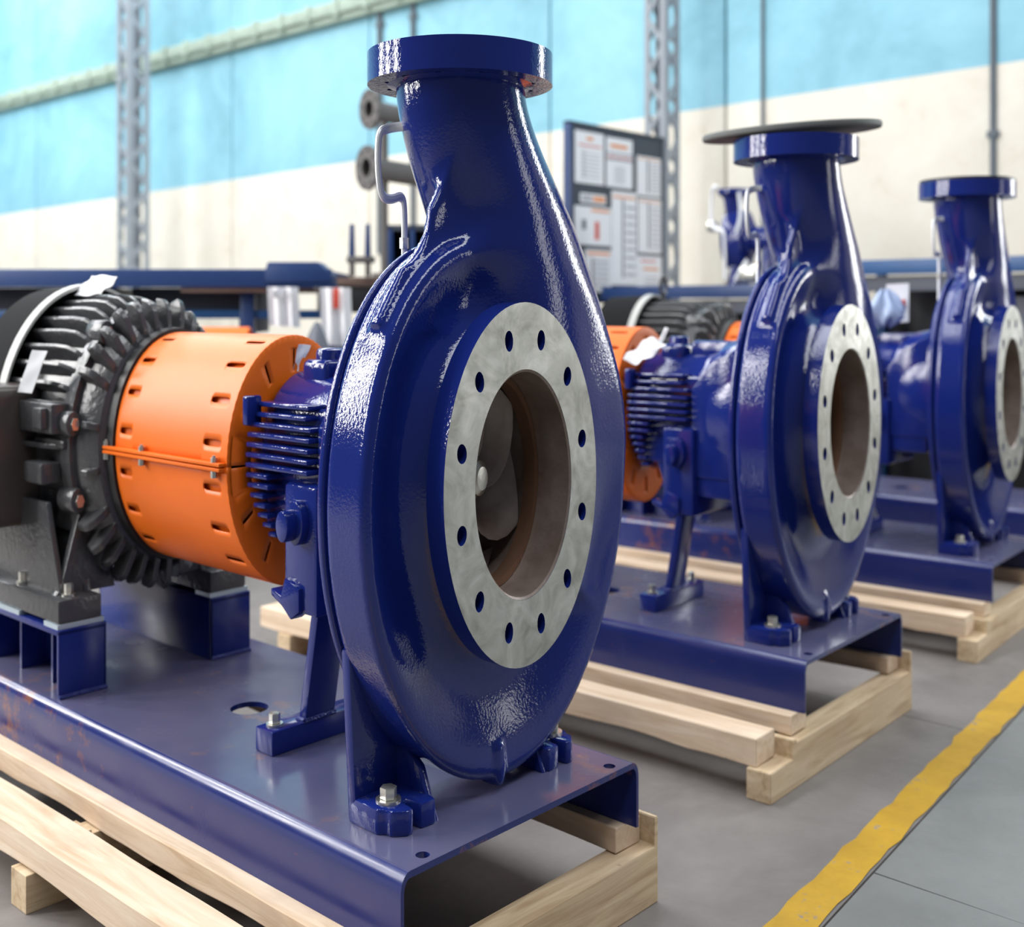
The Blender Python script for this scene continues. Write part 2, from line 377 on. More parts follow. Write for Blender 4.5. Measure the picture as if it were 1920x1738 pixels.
def lattice_column(x, y, w, h, step, label, rotz):
    t = thing('lattice_column', label, 'column', (x, y, 0), rotz); a = w / 2
    for sx in (-1, 1):
        for sy in (-1, 1):
            b = MB(); q = 0.24 * w
            b.box(sx * a - (q if sx > 0 else 0), sx * a + (q if sx < 0 else 0), sy * a - 0.008, sy * a + 0.008, 0, h)
            b.box(sx * a - 0.008, sx * a + 0.008, sy * a - (q if sy > 0 else 0), sy * a + (q if sy < 0 else 0), 0, h)
            b.out('post', 'greycol', t)
    MB().box(-a * 1.3, a * 1.3, -a * 1.3, a * 1.3, 0, 0.03, 0.004).out('base_plate', 'greycol', t)
    k = int(h / step)
    for i in range(k):
        z0, z1 = i * step, (i + 1) * step; s = 1 if i % 2 else -1; hw = 0.11 * w
        for sy in (-1, 1):
            MB().prism([(-s * a * .9 - hw, z0), (-s * a * .9 + hw, z0), (s * a * .9 + hw, z1), (s * a * .9 - hw, z1)], 'y', sy * a - 0.006, sy * a + 0.006).out('lacing_bar', 'greycol', t)
        for sx in (-1, 1):
            MB().prism([(s * a * .9 - hw, z0), (s * a * .9 + hw, z0), (-s * a * .9 + hw, z1), (-s * a * .9 - hw, z1)], 'x', sx * a - 0.006, sx * a + 0.006).out('lacing_bar', 'greycol', t)
    return t
lattice_column(-12.35, 6.15, 0.29, 5.0, 0.20, 'grey lattice steel column above the dark motor at the left', 0.0)
lattice_column(-4.06, 6.25, 0.20, 5.0, 0.155, 'grey lattice steel column beside the notice board', 0.0)

# ------------------------------------------------------------------ pump set (frame: suction face x = 0, shaft z = 0; meshes lifted by ZL so z = 0 is the baseplate's underside)
ZL = 0.4852
class PB(MB):
    def out(s, *a, **k): s.move((0, 0, ZL)); return MB.out(s, *a, **k)

def smin(a, b, k):
    h = np.maximum(k - np.abs(a - b), 0) / k
    return np.minimum(a, b) - h * h * k * 0.25
TH = np.radians([0, 45, 90, 135, 180, 225, 262, 285, 305, 330, 360])
RR = np.array([.300, .316, .332, .352, .376, .410, .440, .432, .38, .315, .300])
tt = np.linspace(0, 2 * PI, 721); rr0 = np.interp(tt, TH, RR)
ker = np.hanning(61); ker /= ker.sum()
rr0 = np.convolve(np.concatenate([rr0[-61:-1], rr0, rr0[1:61]]), ker, 'same')[60:-60]
def spiralR(th): return np.interp(np.mod(th, 2 * PI), tt, rr0)
NZ = np.array([-.16, .03, .08, .126, .177, .228, .26, .295, .335, .364, .385, .419, .4505, .483, .52])
NY = np.array([.175, .245, .240, .229, .210, .1905, .1715, .1442, .1156, .0892, .068, .0384, .0155, -.001, -.003])
NB = np.interp(NZ, [-.16, .03, .08, .18, .26, .335, .40, .48, .52], [.075, .095, .100, .108, .117, .125, .130, .1325, .1325])
EX = np.array([.110, .1628, .1625, .162, .1611, .1602, .1593, .158, .1544, .1487, .1466, .1403, .1355, .1321, .1321])
NA = np.sqrt(np.maximum(EX ** 2 - (.738 * NB) ** 2, 1e-4)) / .675
zz = np.linspace(-.16, .52, 300); kr = np.hanning(31); kr /= kr.sum()
def sm(v):
    q = np.interp(zz, NZ, v); p = np.concatenate([np.full(30, q[0]), q, np.full(30, q[-1])]); return np.convolve(p, kr, 'same')[30:-30]
SY, SA, SB = sm(NY), sm(NA), sm(NB)
def casing_sdf(x, y, z):
    rho = np.hypot(y, z); th = np.arctan2(-y, z)
    R = spiralR(th); thp = np.mod(th, 2 * PI)
    w = np.interp(thp, np.radians([0, 90, 180, 270, 360]), [.060, .062, .066, .067, .060])
    xb = -.210; xc = xb + w; r = .020
    hh = np.maximum(R - .178, .05); dip = .036 * np.exp(-((rho - .178 - .38 * hh) / (.36 * hh)) ** 2)
    qx = np.maximum(x - xc - w + dip, xc - w - x) + r; qr = rho - R + r
    # slightly crowned rim
    d = np.hypot(np.maximum(qx, 0), np.maximum(qr, 0)) + np.minimum(np.maximum(qx, qr), 0) - r
    neck = np.maximum(rho - .176, np.maximum(x + .03, -.2 - x))
    d = smin(d, neck, .055)
    yc = np.interp(z, zz, SY); a = np.interp(z, zz, SA); b = np.interp(z, zz, SB)
    xn = np.interp(z, [-.1, .1, .35, .5], [-.150, -.155, -.175, -.178])
    e = np.sqrt(((x - xn) / b) ** 2 + ((y - yc) / a) ** 2 + 1e-9)
    dn = (e - 1) * (a * b) / np.sqrt((b * (y - yc)) ** 2 / (a * a * e * e) + (a * (x - xn)) ** 2 / (b * b * e * e) + 1e-9)
    dn = np.clip(dn, -.2, .5); dn = np.maximum(dn, np.maximum(z - .505, -.16 - z))
    d = smin(d, dn, .05)
    # web between nozzle and casing shoulder
    n1 = (-.70, .71)
    wb_ = np.maximum(np.abs(x + .140) - .010, np.maximum((y + .100) * n1[0] + (z - .360) * n1[1], np.maximum(.2 - z, y - .03)))
    wb_ = np.maximum(wb_, .088 - np.hypot(y + .212, z - .349))
    d = smin(d, wb_, .03)
    # small rib under the casing
    rb = np.maximum(np.abs(y - .018) - .008, np.maximum(np.abs(x + .105) - .025, np.maximum(-.384 - z, z + .335)))
    d = smin(d, rb, .015)
    d = np.maximum(d, -np.maximum(rho - .1395, -.203 - x))
    return d
def surface_nets(f, lo, hi, h):
    ax = [np.arange(l, u + h, h) for l, u in zip(lo, hi)]
    X, Y, Z = np.meshgrid(*ax, indexing='ij'); F = f(X, Y, Z); S = F < 0
    nx, ny, nz = F.shape
    acc = np.zeros((nx - 1, ny - 1, nz - 1, 3)); cnt = np.zeros((nx - 1, ny - 1, nz - 1))
    G = np.stack([X, Y, Z], -1)
    import itertools
    for axis in range(3):
        o1, o2 = [k for k in range(3) if k != axis]
        for i, j in itertools.product((0, 1), (0, 1)):
            sl0 = [None] * 3; sl1 = [None] * 3
            sl0[axis] = slice(0, -1); sl1[axis] = slice(1, None)
            for o_, q in ((o1, i), (o2, j)): sl0[o_] = sl1[o_] = slice(q, (-1 if q == 0 else None))
            A, Bq = F[tuple(sl0)], F[tuple(sl1)]; cr = S[tuple(sl0)] != S[tuple(sl1)]
            t = np.where(cr, A / np.where(cr, A - Bq, 1), 0)
            P = G[tuple(sl0)] + t[..., None] * (G[tuple(sl1)] - G[tuple(sl0)])
            acc += np.where(cr[..., None], P, 0); cnt += cr
    act = cnt > 0; idx = np.full(act.shape, -1); idx[act] = np.arange(act.sum())
    V = acc[act] / cnt[act][:, None]; faces = []
    for axis in range(3):
        o1, o2 = [(1, 2), (2, 0), (0, 1)][axis]
        sl0 = [slice(1, -1)] * 3; sl1 = [slice(1, -1)] * 3
        sl0[axis] = slice(0, -1); sl1[axis] = slice(1, None)
        a, b = S[tuple(sl0)], S[tuple(sl1)]; cr = np.argwhere(a != b); flip = a[a != b]
        base = cr.copy(); base[:, o1] += 1; base[:, o2] += 1
        q = []
        for d1, d2 in ((1, 1), (0, 1), (0, 0), (1, 0)):
            c = base.copy(); c[:, o1] -= d1; c[:, o2] -= d2; q.append(idx[c[:, 0], c[:, 1], c[:, 2]])
        q = np.stack(q, 1); q[~flip] = q[~flip][:, ::-1]; faces.append(q)
    return V, np.concatenate(faces)
def casing_mesh():
    V, Fq = surface_nets(casing_sdf, (-.33, -.37, -.42), (.0, .52, .53), .0075)
    for _ in range(3):
        e = 1e-4; f0 = casing_sdf(V[:, 0], V[:, 1], V[:, 2])
        g = np.stack([(casing_sdf(*(V + e * np.eye(3)[k]).T) - f0) / e for k in range(3)], 1)
        stp = -f0[:, None] * g / np.maximum((g * g).sum(1, keepdims=True), .2)
        V = V + np.clip(stp, -.004, .004)
    me = bpy.data.meshes.new('volute_casing'); me.from_pydata((V + np.array([0, 0, ZL])).tolist(), [], Fq.tolist()); me.update()
    me.materials.append(M['blue']); me.shade_smooth()
    o = bpy.data.objects.new('volute_casing', me); COL.objects.link(o); return o

def ring_holes(b, axis, af, ab, r0, r1, rp, rh, n, ph, mi_f=0, mi_s=0, nu=8, nv=4, mi_b=None):
    def fn_(a): 
        if axis == 'x': return lambda u, v: (a, v * math.sin(u), v * math.cos(u))
        return lambda u, v: (v * math.cos(u), v * math.sin(u), a)
    hole = lambda t: (rh * math.cos(t) / rp, rh * math.sin(t))
    da = 2 * PI / n
    for i in range(n):
        u0 = ph + da * (i - .5)
        vf, ff, hf = cell(u0, u0 + da, r0, r1, hole, fn_(af), nu, nv)
        vb, fb, hb = cell(u0, u0 + da, r0, r1, hole, fn_(ab), nu, nv)
        b.raw(vf, ff, mi_f); b.raw(vb, fb, mi_s if mi_b is None else mi_b); k = len(hf)
        b.raw(hf + hb, [(j, (j + 1) % k, k + (j + 1) % k, k + j) for j in range(k)], mi_s)
        fo = fn_(0)
        for rad in (r0, r1):
            us = [u0 + da * j / nu for j in range(nu + 1)]
            b.raw([fn_(af)(u, rad) for u in us] + [fn_(ab)(u, rad) for u in us], [(j, j + 1, nu + 2 + j, nu + 1 + j) for j in range(nu)], mi_s)
    bmesh.ops.remove_doubles(b.bm, verts=b.bm.verts, dist=1e-5)
    bmesh.ops.recalc_face_normals(b.bm, faces=b.bm.faces)

def build_pump():
    root = thing('pump_set', '', 'pump', (0, 0, 0.1148))
    # --- baseplate: folded plate, two legs, holes
    bp = PB(); W2 = 0.345; zt = -.3955; zb_ = -.4852; R = .022; th = .008; x0, x1 = -2.06, .02
    prof_o = [(-W2, zb_)] + [(-W2 + R - R * math.cos(a), zt - R + R * math.sin(a)) for a in np.linspace(0, PI / 2, 8)]
    prof_o += [(-y, z) for y, z in prof_o[::-1]]
    prof_i = [(-W2 + th, zb_)] + [(-W2 + R - (R - th) * math.cos(a), zt - R + (R - th) * math.sin(a)) for a in np.linspace(0, PI / 2, 8)]
    prof_i += [(-y, z) for y, z in prof_i[::-1]]
    # legs and curved shoulders (without the flat top)
    for half in (0, 1):
        po = prof_o[:9] if half == 0 else prof_o[9:]; pi_ = prof_i[:9] if half == 0 else prof_i[9:]
        loop = po + pi_[::-1]
        bp.prism(loop, 'x', x0, x1)
    # top sheet in cells with holes
    def sheet(xa, xb, ya, yb, hole=None):
        for z in (zt, zt - th):
            fn = lambda u, v: (u, v, z)
            if hole:
                v_, f_, h_ = cell(xa, xb, ya, yb, lambda t: (hole * math.cos(t), hole * math.sin(t)), fn, 6, 6)
            else: v_, f_ = [(xa, ya, z), (xb, ya, z), (xb, yb, z), (xa, yb, z)], [(0, 1, 2, 3)]
            bp.raw(v_, f_ if z == zt else [q[::-1] for q in f_], rec=False)
        if hole:
            k = len(h_); top = [(p[0], p[1], zt) for p in h_]; bot = [(p[0], p[1], zt - th) for p in h_]
            bp.raw(top + bot, [(k + j, k + (j + 1) % k, (j + 1) % k, j) for j in range(k)], rec=False)
    yi = W2 - R
    holes = [(-.007, -.268, .013, .016), (-.02, .277, .013, .016), (-.878, -.03, .046, .06), (-1.98, -.268, .013, .02), (-1.98, .268, .013, .02)]
    xs = [x0, -2.0, -1.96, -.938, -.818, -.03, .016, x1]
    def strip(xa, xb, hl):
        y = -yi
        for (hx, hy, hr, hs) in sorted(hl, key=lambda q: q[1]):
            sheet(xa, xb, y, hy - hs); sheet(xa, xb, hy - hs, hy + hs, hr); y = hy + hs
        sheet(xa, xb, y, yi)
    strip(x0, -2.0, []); strip(-2.0, -1.96, [(h[0], h[1], h[2], h[3]) for h in holes if h[0] < -1.9])
    strip(-1.96, -.938, []); strip(-.938, -.818, [h for h in holes if -.9 < h[0] < -.8]); strip(-.818, -.03, [])
    strip(-.03, .016, [h for h in holes if h[0] > -.1]); strip(.016, x1, [])
    bp.raw([(x1, -yi, zt), (x1, yi, zt), (x1, yi, zt - th), (x1, -yi, zt - th)], [(3, 2, 1, 0)], rec=False)
    bmesh.ops.remove_doubles(bp.bm, verts=bp.bm.verts, dist=1e-5)
    base = bp.out('baseplate', 'base', root)
    # --- casing
    cs = casing_mesh(); cs.parent = root
    b = PB(); th_ = np.linspace(0, 2 * PI, 144, endpoint=False)
    b.prism([(-(spiralR(t) - .001) * math.sin(t), (spiralR(t) - .001) * math.cos(t)) for t in th_], 'x', -.230, -.2125, 0.005)
    b.out('back_rim', 'blue', cs, sharp=50)
    b = PB(); ring_holes(b, 'x', 0, -.046, .1406, .2225, .200, .0128, 12, math.radians(15), 1, 0); b.out('suction_flange', ['blue', 'face'], cs)
    b = PB(); b.lathe([(-.0005, .1404), (-.004, .1375), (-.20, .1365)], n=72); b.out('suction_bore', 'cast', cs)
    b = PB(); b.lathe([(-.086, .1362), (-.086, .127), (-.10, .1265), (-.118, .127), (-.118, .1362)], n=72, closed=True); b.out('wear_ring', 'gasket', cs)
    b = PB(); ring_holes(b, 'z', .540, .500, .100, .190, .166, .0125, 12, 0, 0, 0, 8, 4)
    for v in b.bm.verts: v.co.x -= .18
    df = b.out('discharge_flange', 'blue', cs)
    PB().lathe([(.496, .128), (.50, .150), (.5, .10)], 'z', (-.178, -.001, 0), 48).out('flange_fillet', 'blue', cs)
    # feet
    for s in (-1, 1):
        b = PB()
        def Y(v): return s * v
        # rear web plate
        pts = [(Y(.288), -.188), (Y(.270), -.397), (Y(.15), -.397), (Y(.13), -.33), (Y(.23), -.17)]
        b.prism(pts, 'x', -.212, -.188, .005)
        # front gusset, flaring downwards
        b.prism([(-.20, -.30), (-.125, -.335), (-.085, -.397), (-.20, -.397)], 'y', Y(.150), Y(.168), .004)
        # pad with a slot towards the suction side
        pd = [(-.205, .272), (-.125, .274), (-.112, .262), (-.098, .262), (-.078, .238), (-.080, .222), (-.120, .216), (-.122, .204), (-.083, .200), (-.080, .165), (-.13, .148), (-.205, .15)]
        b.prism([(p[0], Y(p[1])) for p in pd], 'z', -.3965, -.365, .005)
        f = b.out('casing_foot', 'blue', cs)
        hexbolt('foot_bolt', f, (-.135, Y(.236), -.365 + ZL))
    # impeller seen through the suction
    b = PB()
    b.lathe([(-.19, .0), (-.192, .05), (-.196, .10), (-.199, .1385)], n=48)
    b.lathe([(-.116, .0), (-.118, .012), (-.128, .0165), (-.150, .0165), (-.152, .034), (-.175, .036), (-.198, .055)], n=32)
    imp = b.out('impeller', 'cast', cs)
    PB().lathe([(-.114, .0), (-.116, .015), (-.124, .0225), (-.149, .0225)], n=24).out('impeller_nut', 'zinc', imp)
    for k in range(5):
        b = PB(); ph = k * 2 * PI / 5 + .5; V = []; nr, nd = 8, 6
        for side in (0, 1):
            for i in range(nr):
                r = .034 + (.132 - .034) * i / (nr - 1)
                for j in range(nd):
                    d = j / (nd - 1); a = ph + .9 * d + 1.15 * (i / (nr - 1)) ** 1.3 + side * .055
                    xx = -.140 - .01 * (1 - i / (nr - 1)) - .046 * d + .016 * (i / (nr - 1))
                    V.append((xx, -r * math.sin(a), r * math.cos(a)))
        F = []
        for side in (0, 1):
            o_ = side * nr * nd
            F += [(o_ + i * nd + j, o_ + i * nd + j + 1, o_ + (i + 1) * nd + j + 1, o_ + (i + 1) * nd + j) for i in range(nr - 1) for j in range(nd - 1)]
        h = nr * nd
        F += [(i * nd, (i + 1) * nd, h + (i + 1) * nd, h + i * nd) for i in range(nr - 1)]
        F += [(i * nd + nd - 1, (i + 1) * nd + nd - 1, h + (i + 1) * nd + nd - 1, h + i * nd + nd - 1) for i in range(nr - 1)]
        F += [((nr - 1) * nd + j, (nr - 1) * nd + j + 1, h + (nr - 1) * nd + j + 1, h + (nr - 1) * nd + j) for j in range(nd - 1)]
        b.raw(V, F).out('vane', 'cast', imp, sharp=60)
    # flush line
    pth = [(-.20, -.085, .447), (-.25, -.10, .4465), (-.27, -.118, .444), (-.27, -.141, .438), (-.27, -.145, .415), (-.27, -.144, .385), (-.27, -.136, .357), (-.27, -.112, .353), (-.27, -.08, .361), (-.27, -.072, .345), (-.27, -.073, .26), (-.27, -.0745, .15)]
    fl_ = PB().tube(pth, .0066, 10, smooth=3).out('flush_line', 'alu', root)
    PB().cyl((-.27, -.0735, .292), (-.27, -.0735, .306), .0095, 6).out('fitting', 'zinc', fl_)
    # --- bearing bracket
    b = PB()
    b.lathe([(-.232, .0), (-.232, .262), (-.246, .265), (-.262, .262), (-.266, .20), (-.29, .165), (-.40, .15), (-.44, .128), (-.47, .124), (-.69, .124), (-.705, .118), (-.712, .06), (-.716, .0)], n=64)
    br = b.out('bearing_bracket', 'blue', root, sharp=40)
    PB().cyl((-.80, 0, 0), (-.70, 0, 0), .035, 24).out('shaft', 'zinc', br)
    k = 0
    for z in np.arange(.080, -.112, -.0142):
        yo = -math.sqrt(max(.166 ** 2 - z * z * 1.15, .01)); xr = -.475; xl = -.700 + max(0, (-.03 - z)) * .35
        if z > .06: xr = -.50; xl = -.685
        if z < -.018: xr = -.62
        if z < -.045: xr = -.645
        for s in (-1, 1):
            PB().box(xl, xr, min(s * -yo, s * .09), max(s * -yo, s * .09), z - .0036, z + .0036, .0032).out('cooling_fin', 'blue', br)
    # rib block behind the fins, upper deck, side pads
    b = PB(); b.box(-.69, -.45, -.118, .118, -.10, .078, .01); b.box(-.46, -.30, -.135, .135, -.16, .07, .012)
    b.prism([(-.47, .055), (-.40, .11), (-.27, .15), (-.27, -.12), (-.47, -.12)], 'y', -.142, .142, .006)
    b.box(-.565, -.452, -.158, .158, -.196, -.022, .008)
    b.prism([(-.64, -.06), (-.55, -.06), (-.55, -.19), (-.585, -.175), (-.60, -.13)], 'y', -.11, .11, .006)
    b.out('bracket_body', 'blue', br)
    for s in (-1, 1):
        b = PB(); b.cyl((-.505, s * .156, -.072), (-.505, s * .178, -.072), .030, 28, bev=.003); b.cyl((-.512, s * .17, -.075), (-.512, s * .205, -.075), .021, 24, bev=.003)
        b.out('oil_plug', 'blue', br)
        PB().cyl((-.545, s * .155, -.083), (-.545, s * .168, -.083), .007, 14, bev=.001).out('level_pin', 'paper', br)
        b = PB(); b.prism([(-.60, -.168), (-.565, -.176), (-.55, -.150), (-.50, -.160), (-.50, -.192), (-.53, -.205), (-.56, -.19), (-.60, -.178)], 'y', s * .135, s * .168, .003); b.out('drain_lug', 'blue', br)
        b = PB(); b.box(-.545, -.50, s * .15 - .01, s * .15 + .02 * (1 if s > 0 else .5), -.05, -.043, .002); b.out('sight_ledge', 'blue', br)
        hexbolt('cover_bolt', br, (-.69, s * .150, .074 + ZL), (-1, 0, 0), .011, .012, .014)
        PB().box(-.705, -.685, s * .15 - .02, s * .15 + .02, .05, .092, .004).out('bolt_lug', 'blue', br)
    # lifting lug at the casing end of the bracket
    b = PB(); b.box(-.645, -.555, -.05, .05, .09, .142, .012, seg=3); b.cyl((-.60, 0, .10), (-.60, 0, .158), .034, 20, bev=.008); b.box(-.54, -.30, -.03, .03, .09, .15, .012)
    b.out('lifting_lug', 'blue', br)
    # --- support post and foot
    b = PB(); b.prism([(-.602, -.362), (-.578, -.362), (-.528, -.19), (-.552, -.19)], 'y', -.090, -.008, .002); sp = b.out('support_post', 'blue_steel', root)
    b = PB(); b.box(-.640, -.577, -.180, .118, -.3955, -.362, .003); b.out('support_foot', 'blue_steel', sp)
    for y in (-.150, .088): hexbolt('foot_bolt', sp, (-.610, y, -.362 + ZL), r=.0125, h=.014, wr=.0185)
    b = PB(); b.tube([(-.577, -.093, -.360), (-.577, -.006, -.360)], .004, 6, smooth=0); b.tube([(-.605, -.093, -.360), (-.577, -.093, -.360)], .004, 6, smooth=0); b.out('weld', 'weld', sp)
    # --- coupling guard
    gy, gz, gr, gx0, gx1 = -.006, -.010, .186, -.735, -1.228
    def gfn(u, v): return (v, gy + gr * math.sin(u), gz + gr * math.cos(u))
    def stad(hl, hw): 
        def f(t):
            c, s_ = math.cos(t), math.sin(t); q = (abs(c * hw) ** 5 + abs(s_ * hl) ** 5) ** .2
            k_ = hw * hl / max(q, 1e-6); return (k_ * c, k_ * s_)
        return f
    sl = stad(.0052 / gr, .036); halves = []
    for hf in (0, 1):
        b = PB()
        for i in range(18):
            uc = math.radians(20 * i); mid = math.degrees(uc) % 360
            up = mid < 90 or mid > 270
            if up != (hf == 0): continue
            u0, u1 = uc - math.radians(10), uc + math.radians(10)
            for va, vb, hh in ((gx0, gx0 - .016, 0), (gx0 - .016, gx0 - .104, 1), (gx0 - .104, gx1 + .086, 0), (gx1 + .086, gx1 + .012, 2), (gx1 + .012, gx1, 0)):
                v0, v1 = min(va, vb), max(va, vb)
                if hh:
                    s_ = stad(.0052 / gr, .037 if hh == 1 else .030); vv, ff, _ = cell(u0, u1, v0, v1, s_, gfn, 4, 6); b.raw(vv, ff)
                else:
                    us = [u0 + (u1 - u0) * j / 4 for j in range(5)]
                    b.raw([gfn(u, v0) for u in us] + [gfn(u, v1) for u in us], [(j, j + 1, 6 + j, 5 + j) for j in range(4)])
        # front end plate with radial slots, split in halves as well
        def efn(u, v): return (gx0, gy + v * math.sin(u), gz + v * math.cos(u))
        for i in range(36):
            uc = math.radians(10 * i + 5); mid = math.degrees(uc) % 360
            if (mid < 90 or mid > 270) != (hf == 0): continue
            us = [uc + math.radians(-5 + 2.5 * j) for j in range(5)]
            b.raw([efn(u, .095) for u in us] + [efn(u, .122) for u in us], [(j, j + 1, 6 + j, 5 + j) for j in range(4)])
            b.raw([efn(u, .175) for u in us] + [efn(u, gr) for u in us], [(j, j + 1, 6 + j, 5 + j) for j in range(4)])
        for i in range(12):
            uc = math.radians(30 * i); mid = math.degrees(uc) % 360
            if abs(mid - 90) < 2 or abs(mid - 270) < 2:
                d_ = .0 ; rng = [(uc + math.radians(.6), uc + math.radians(15)), (uc - math.radians(15), uc - math.radians(.6))]
                for ua, ub in rng:
                    m_ = math.degrees((ua + ub) / 2) % 360
                    if (m_ < 90 or m_ > 270) != (hf == 0): continue
                    us = [ua + (ub - ua) * j / 6 for j in range(7)]
                    b.raw([efn(u, .122) for u in us] + [efn(u, .175) for u in us], [(j, j + 1, 8 + j, 7 + j) for j in range(6)])
                continue
            if (mid < 90 or mid > 270) != (hf == 0): continue
            s_ = stad(.0030 / .15, .016); vv, ff, _ = cell(uc - math.radians(15), uc + math.radians(15), .122, .175, s_, efn, 12, 4); b.raw(vv, ff)
        bmesh.ops.remove_doubles(b.bm, verts=b.bm.verts, dist=1e-5)
        bmesh.ops.recalc_face_normals(b.bm, faces=b.bm.faces)
        o_ = b.out('guard_half', 'orange', None)
        md = o_.modifiers.new('sheet', 'SOLIDIFY'); md.thickness = .0035; md.offset = -1
        halves.append(o_)
    guard = halves[0]; guard.name = 'coupling_guard'; guard.parent = root; halves[1].parent = guard; halves[1].name = 'lower_guard_half'
    for s in (-1, 1):
        y0, y1 = sorted((gy + s * (gr - .003), gy + s * (gr + .017)))
        PB().box(gx1 - .035, gx0 - .004, y0, y1, gz + .001, gz + .006, .001).out('seam_flange', 'orange', guard)
        PB().box(gx1 - .035, gx0 - .004, y0, y1, gz - .006, gz - .001, .001).out('seam_flange', 'orange', guard)
        for x in (gx1 - .028, -1.085, gx0 - .035):
            b = PB(); y = gy + s * (gr + .009); b.cyl((x, y, gz - .016), (x, y, gz - .006), .0075, 6); b.cyl((x, y, gz + .006), (x, y, gz + .013), .0075, 6); b.cyl((x, y, gz + .01), (x, y, gz + .016), .004, 8)
            b.out('seam_bolt', 'zinc', guard)
    PB().lathe([(gx0 - .008, gr - .011), (gx1 + .004, gr - .011)], c=(0, gy, gz), n=72).out('guard_liner', 'orange', guard)
    PB().cyl((-1.0, gy, gz), (-.76, gy, gz), .075, 32).out('coupling', 'dark', guard)
    PB().cyl((-1.28, gy, gz), (-.98, gy, gz), .045, 24).out('motor_shaft', 'dark', guard)
    # --- motor
    my, mz = -.030, -.010
    b = PB(); b.lathe([(gx1 - .004, .10), (gx1 - .004, .192), (gx1 - .034, .194), (gx1 - .036, .10)], c=(0, gy, gz), closed=True, n=72); ad = b
    b = PB()
    b.lathe([(-1.262, .0), (-1.262, .165), (-1.270, .186), (-1.31, .206), (-1.36, .214), (-1.82, .214), (-1.84, .19), (-1.85, .0)], c=(0, my, mz), n=72)
    b.lathe([(-1.345, .20), (-1.345, .226), (-1.395, .226), (-1.395, .20)], c=(0, my, mz), n=72, closed=True)
    mo = b.out('motor', 'motor', root)
    ad.out('adapter_ring', 'black', mo)
    def polar(prof, ang, half, name, bev=.002):
        b = PB(); ca, sa = math.cos(ang), math.sin(ang); V = []
        n_ = len(prof)
        for t in (-half, half):
            for (x, r) in prof: V.append((x, my - r * sa + t * ca, mz + r * ca + t * sa))
        F = [tuple(range(n_))[::-1], tuple(range(n_, 2 * n_))] + [(i, (i + 1) % n_, n_ + (i + 1) % n_, n_ + i) for i in range(n_)]
        t_ = bmesh.new(); vs_ = [t_.verts.new(v) for v in V]
        for f in F: t_.faces.new([vs_[i] for i in f])
        bmesh.ops.recalc_face_normals(t_, faces=t_.faces)
        if bev: bmesh.ops.bevel(t_, geom=list(t_.edges), offset=bev, segments=1, affect='EDGES', clamp_overlap=True)
        b._merge(t_); return b.out(name, 'motor', mo)
    for i in range(34):                               # radial ribs of the drive-end bell
        a = 2 * PI * (i + .5) / 34
        k_ = (i * 7) % 5 * .003
        if 68 < math.degrees(a) < 112:
            if i % 2: polar([(-1.270, .178), (-1.266, .194), (-1.285, .214), (-1.31, .216), (-1.31, .195)], a, .006, 'bell_rib')
            continue
        polar([(-1.270, .178), (-1.266, .196), (-1.276, .222 + k_), (-1.288, .232 + k_), (-1.302, .238 + k_), (-1.335, .243), (-1.335, .20), (-1.30, .19)], a, .0072, 'bell_rib')
    for i in range(44):                               # axial cooling fins; none where the feet and the box are
        a = 2 * PI * i / 44; dg = math.degrees(a)
        if 92 < dg < 150 or 210 < dg < 268: continue
        polar([(-1.80, .205), (-1.80, .248), (-1.50, .250), (-1.44, .247), (-1.40, .236), (-1.375, .222), (-1.375, .205)], a, .0042, 'cooling_fin', .0015)
    for dg in (35, 80, 112, 145, 215, 250, 325):
        a = math.radians(dg); b = PB(); c_ = (-1.372, my - .226 * math.sin(a), mz + .226 * math.cos(a))
        b.cyl((c_[0] - .035, c_[1], c_[2]), (c_[0] + .045, c_[1], c_[2]), .021, 16, bev=.004); b.out('bell_lug', 'motor', mo)
        PB().cyl((c_[0] + .045, c_[1], c_[2]), (c_[0] + .055, c_[1], c_[2]), .011, 6).out('bell_bolt', 'zinc', mo)
    b = PB(); b.box(-1.56, -1.37, my - .262, my - .20, .012, .062, .006); b.box(-1.50, -1.40, my - .275, my - .22, -.070, -.035, .006); b.box(-1.52, -1.36, my - .236, my - .18, -.012, .002, .004)
    b.box(-1.44, -1.39, my - .28, my - .25, .02, .055, .004)
    b.out('side_pads', 'motor', mo)
    b = PB(); b.lathe([(-1.66, .262), (-1.66, .268), (-1.695, .270), (-1.695, .262)], c=(0, my, mz), closed=True, n=72); b.out('cowl_band', 'pale', mo)
    b = PB(); b.lathe([(-1.695, .25), (-1.695, .266), (-1.90, .262), (-1.93, .24), (-1.935, .0)], c=(0, my, mz), n=72); b.out('fan_cowl', 'cowl', mo)
    b = PB(); b.box(-1.88, -1.555, -.435, -.22, -.150, .088, .022, seg=3); b.box(-1.875, -1.56, -.448, -.43, -.148, .086, .01, seg=3)
    tb = b.out('terminal_box', 'box_brown', mo)
    b = PB(); b.tube([(-1.558, -.432, -.13), (-1.558, -.432, .07), (-1.575, -.432, .084), (-1.86, -.432, .084)], .004, 8, smooth=2); b.out('lid_seal', 'motor', tb)
    b = PB(); b.lathe([(0, .012), (.0, .02)], 'z', n=8); b.bm.clear()
    ring = [(-1.62 + 0.0 * t, my + .028 * math.cos(t), .285 + .028 * math.sin(t)) for t in np.linspace(-PI * .5, PI * 1.5, 24)]
    b.tube(ring, .0075, 8, smooth=0); b.cyl((-1.62, my, .225), (-1.62, my, .262), .012, 12); b.out('lifting_eye', 'motor', mo)
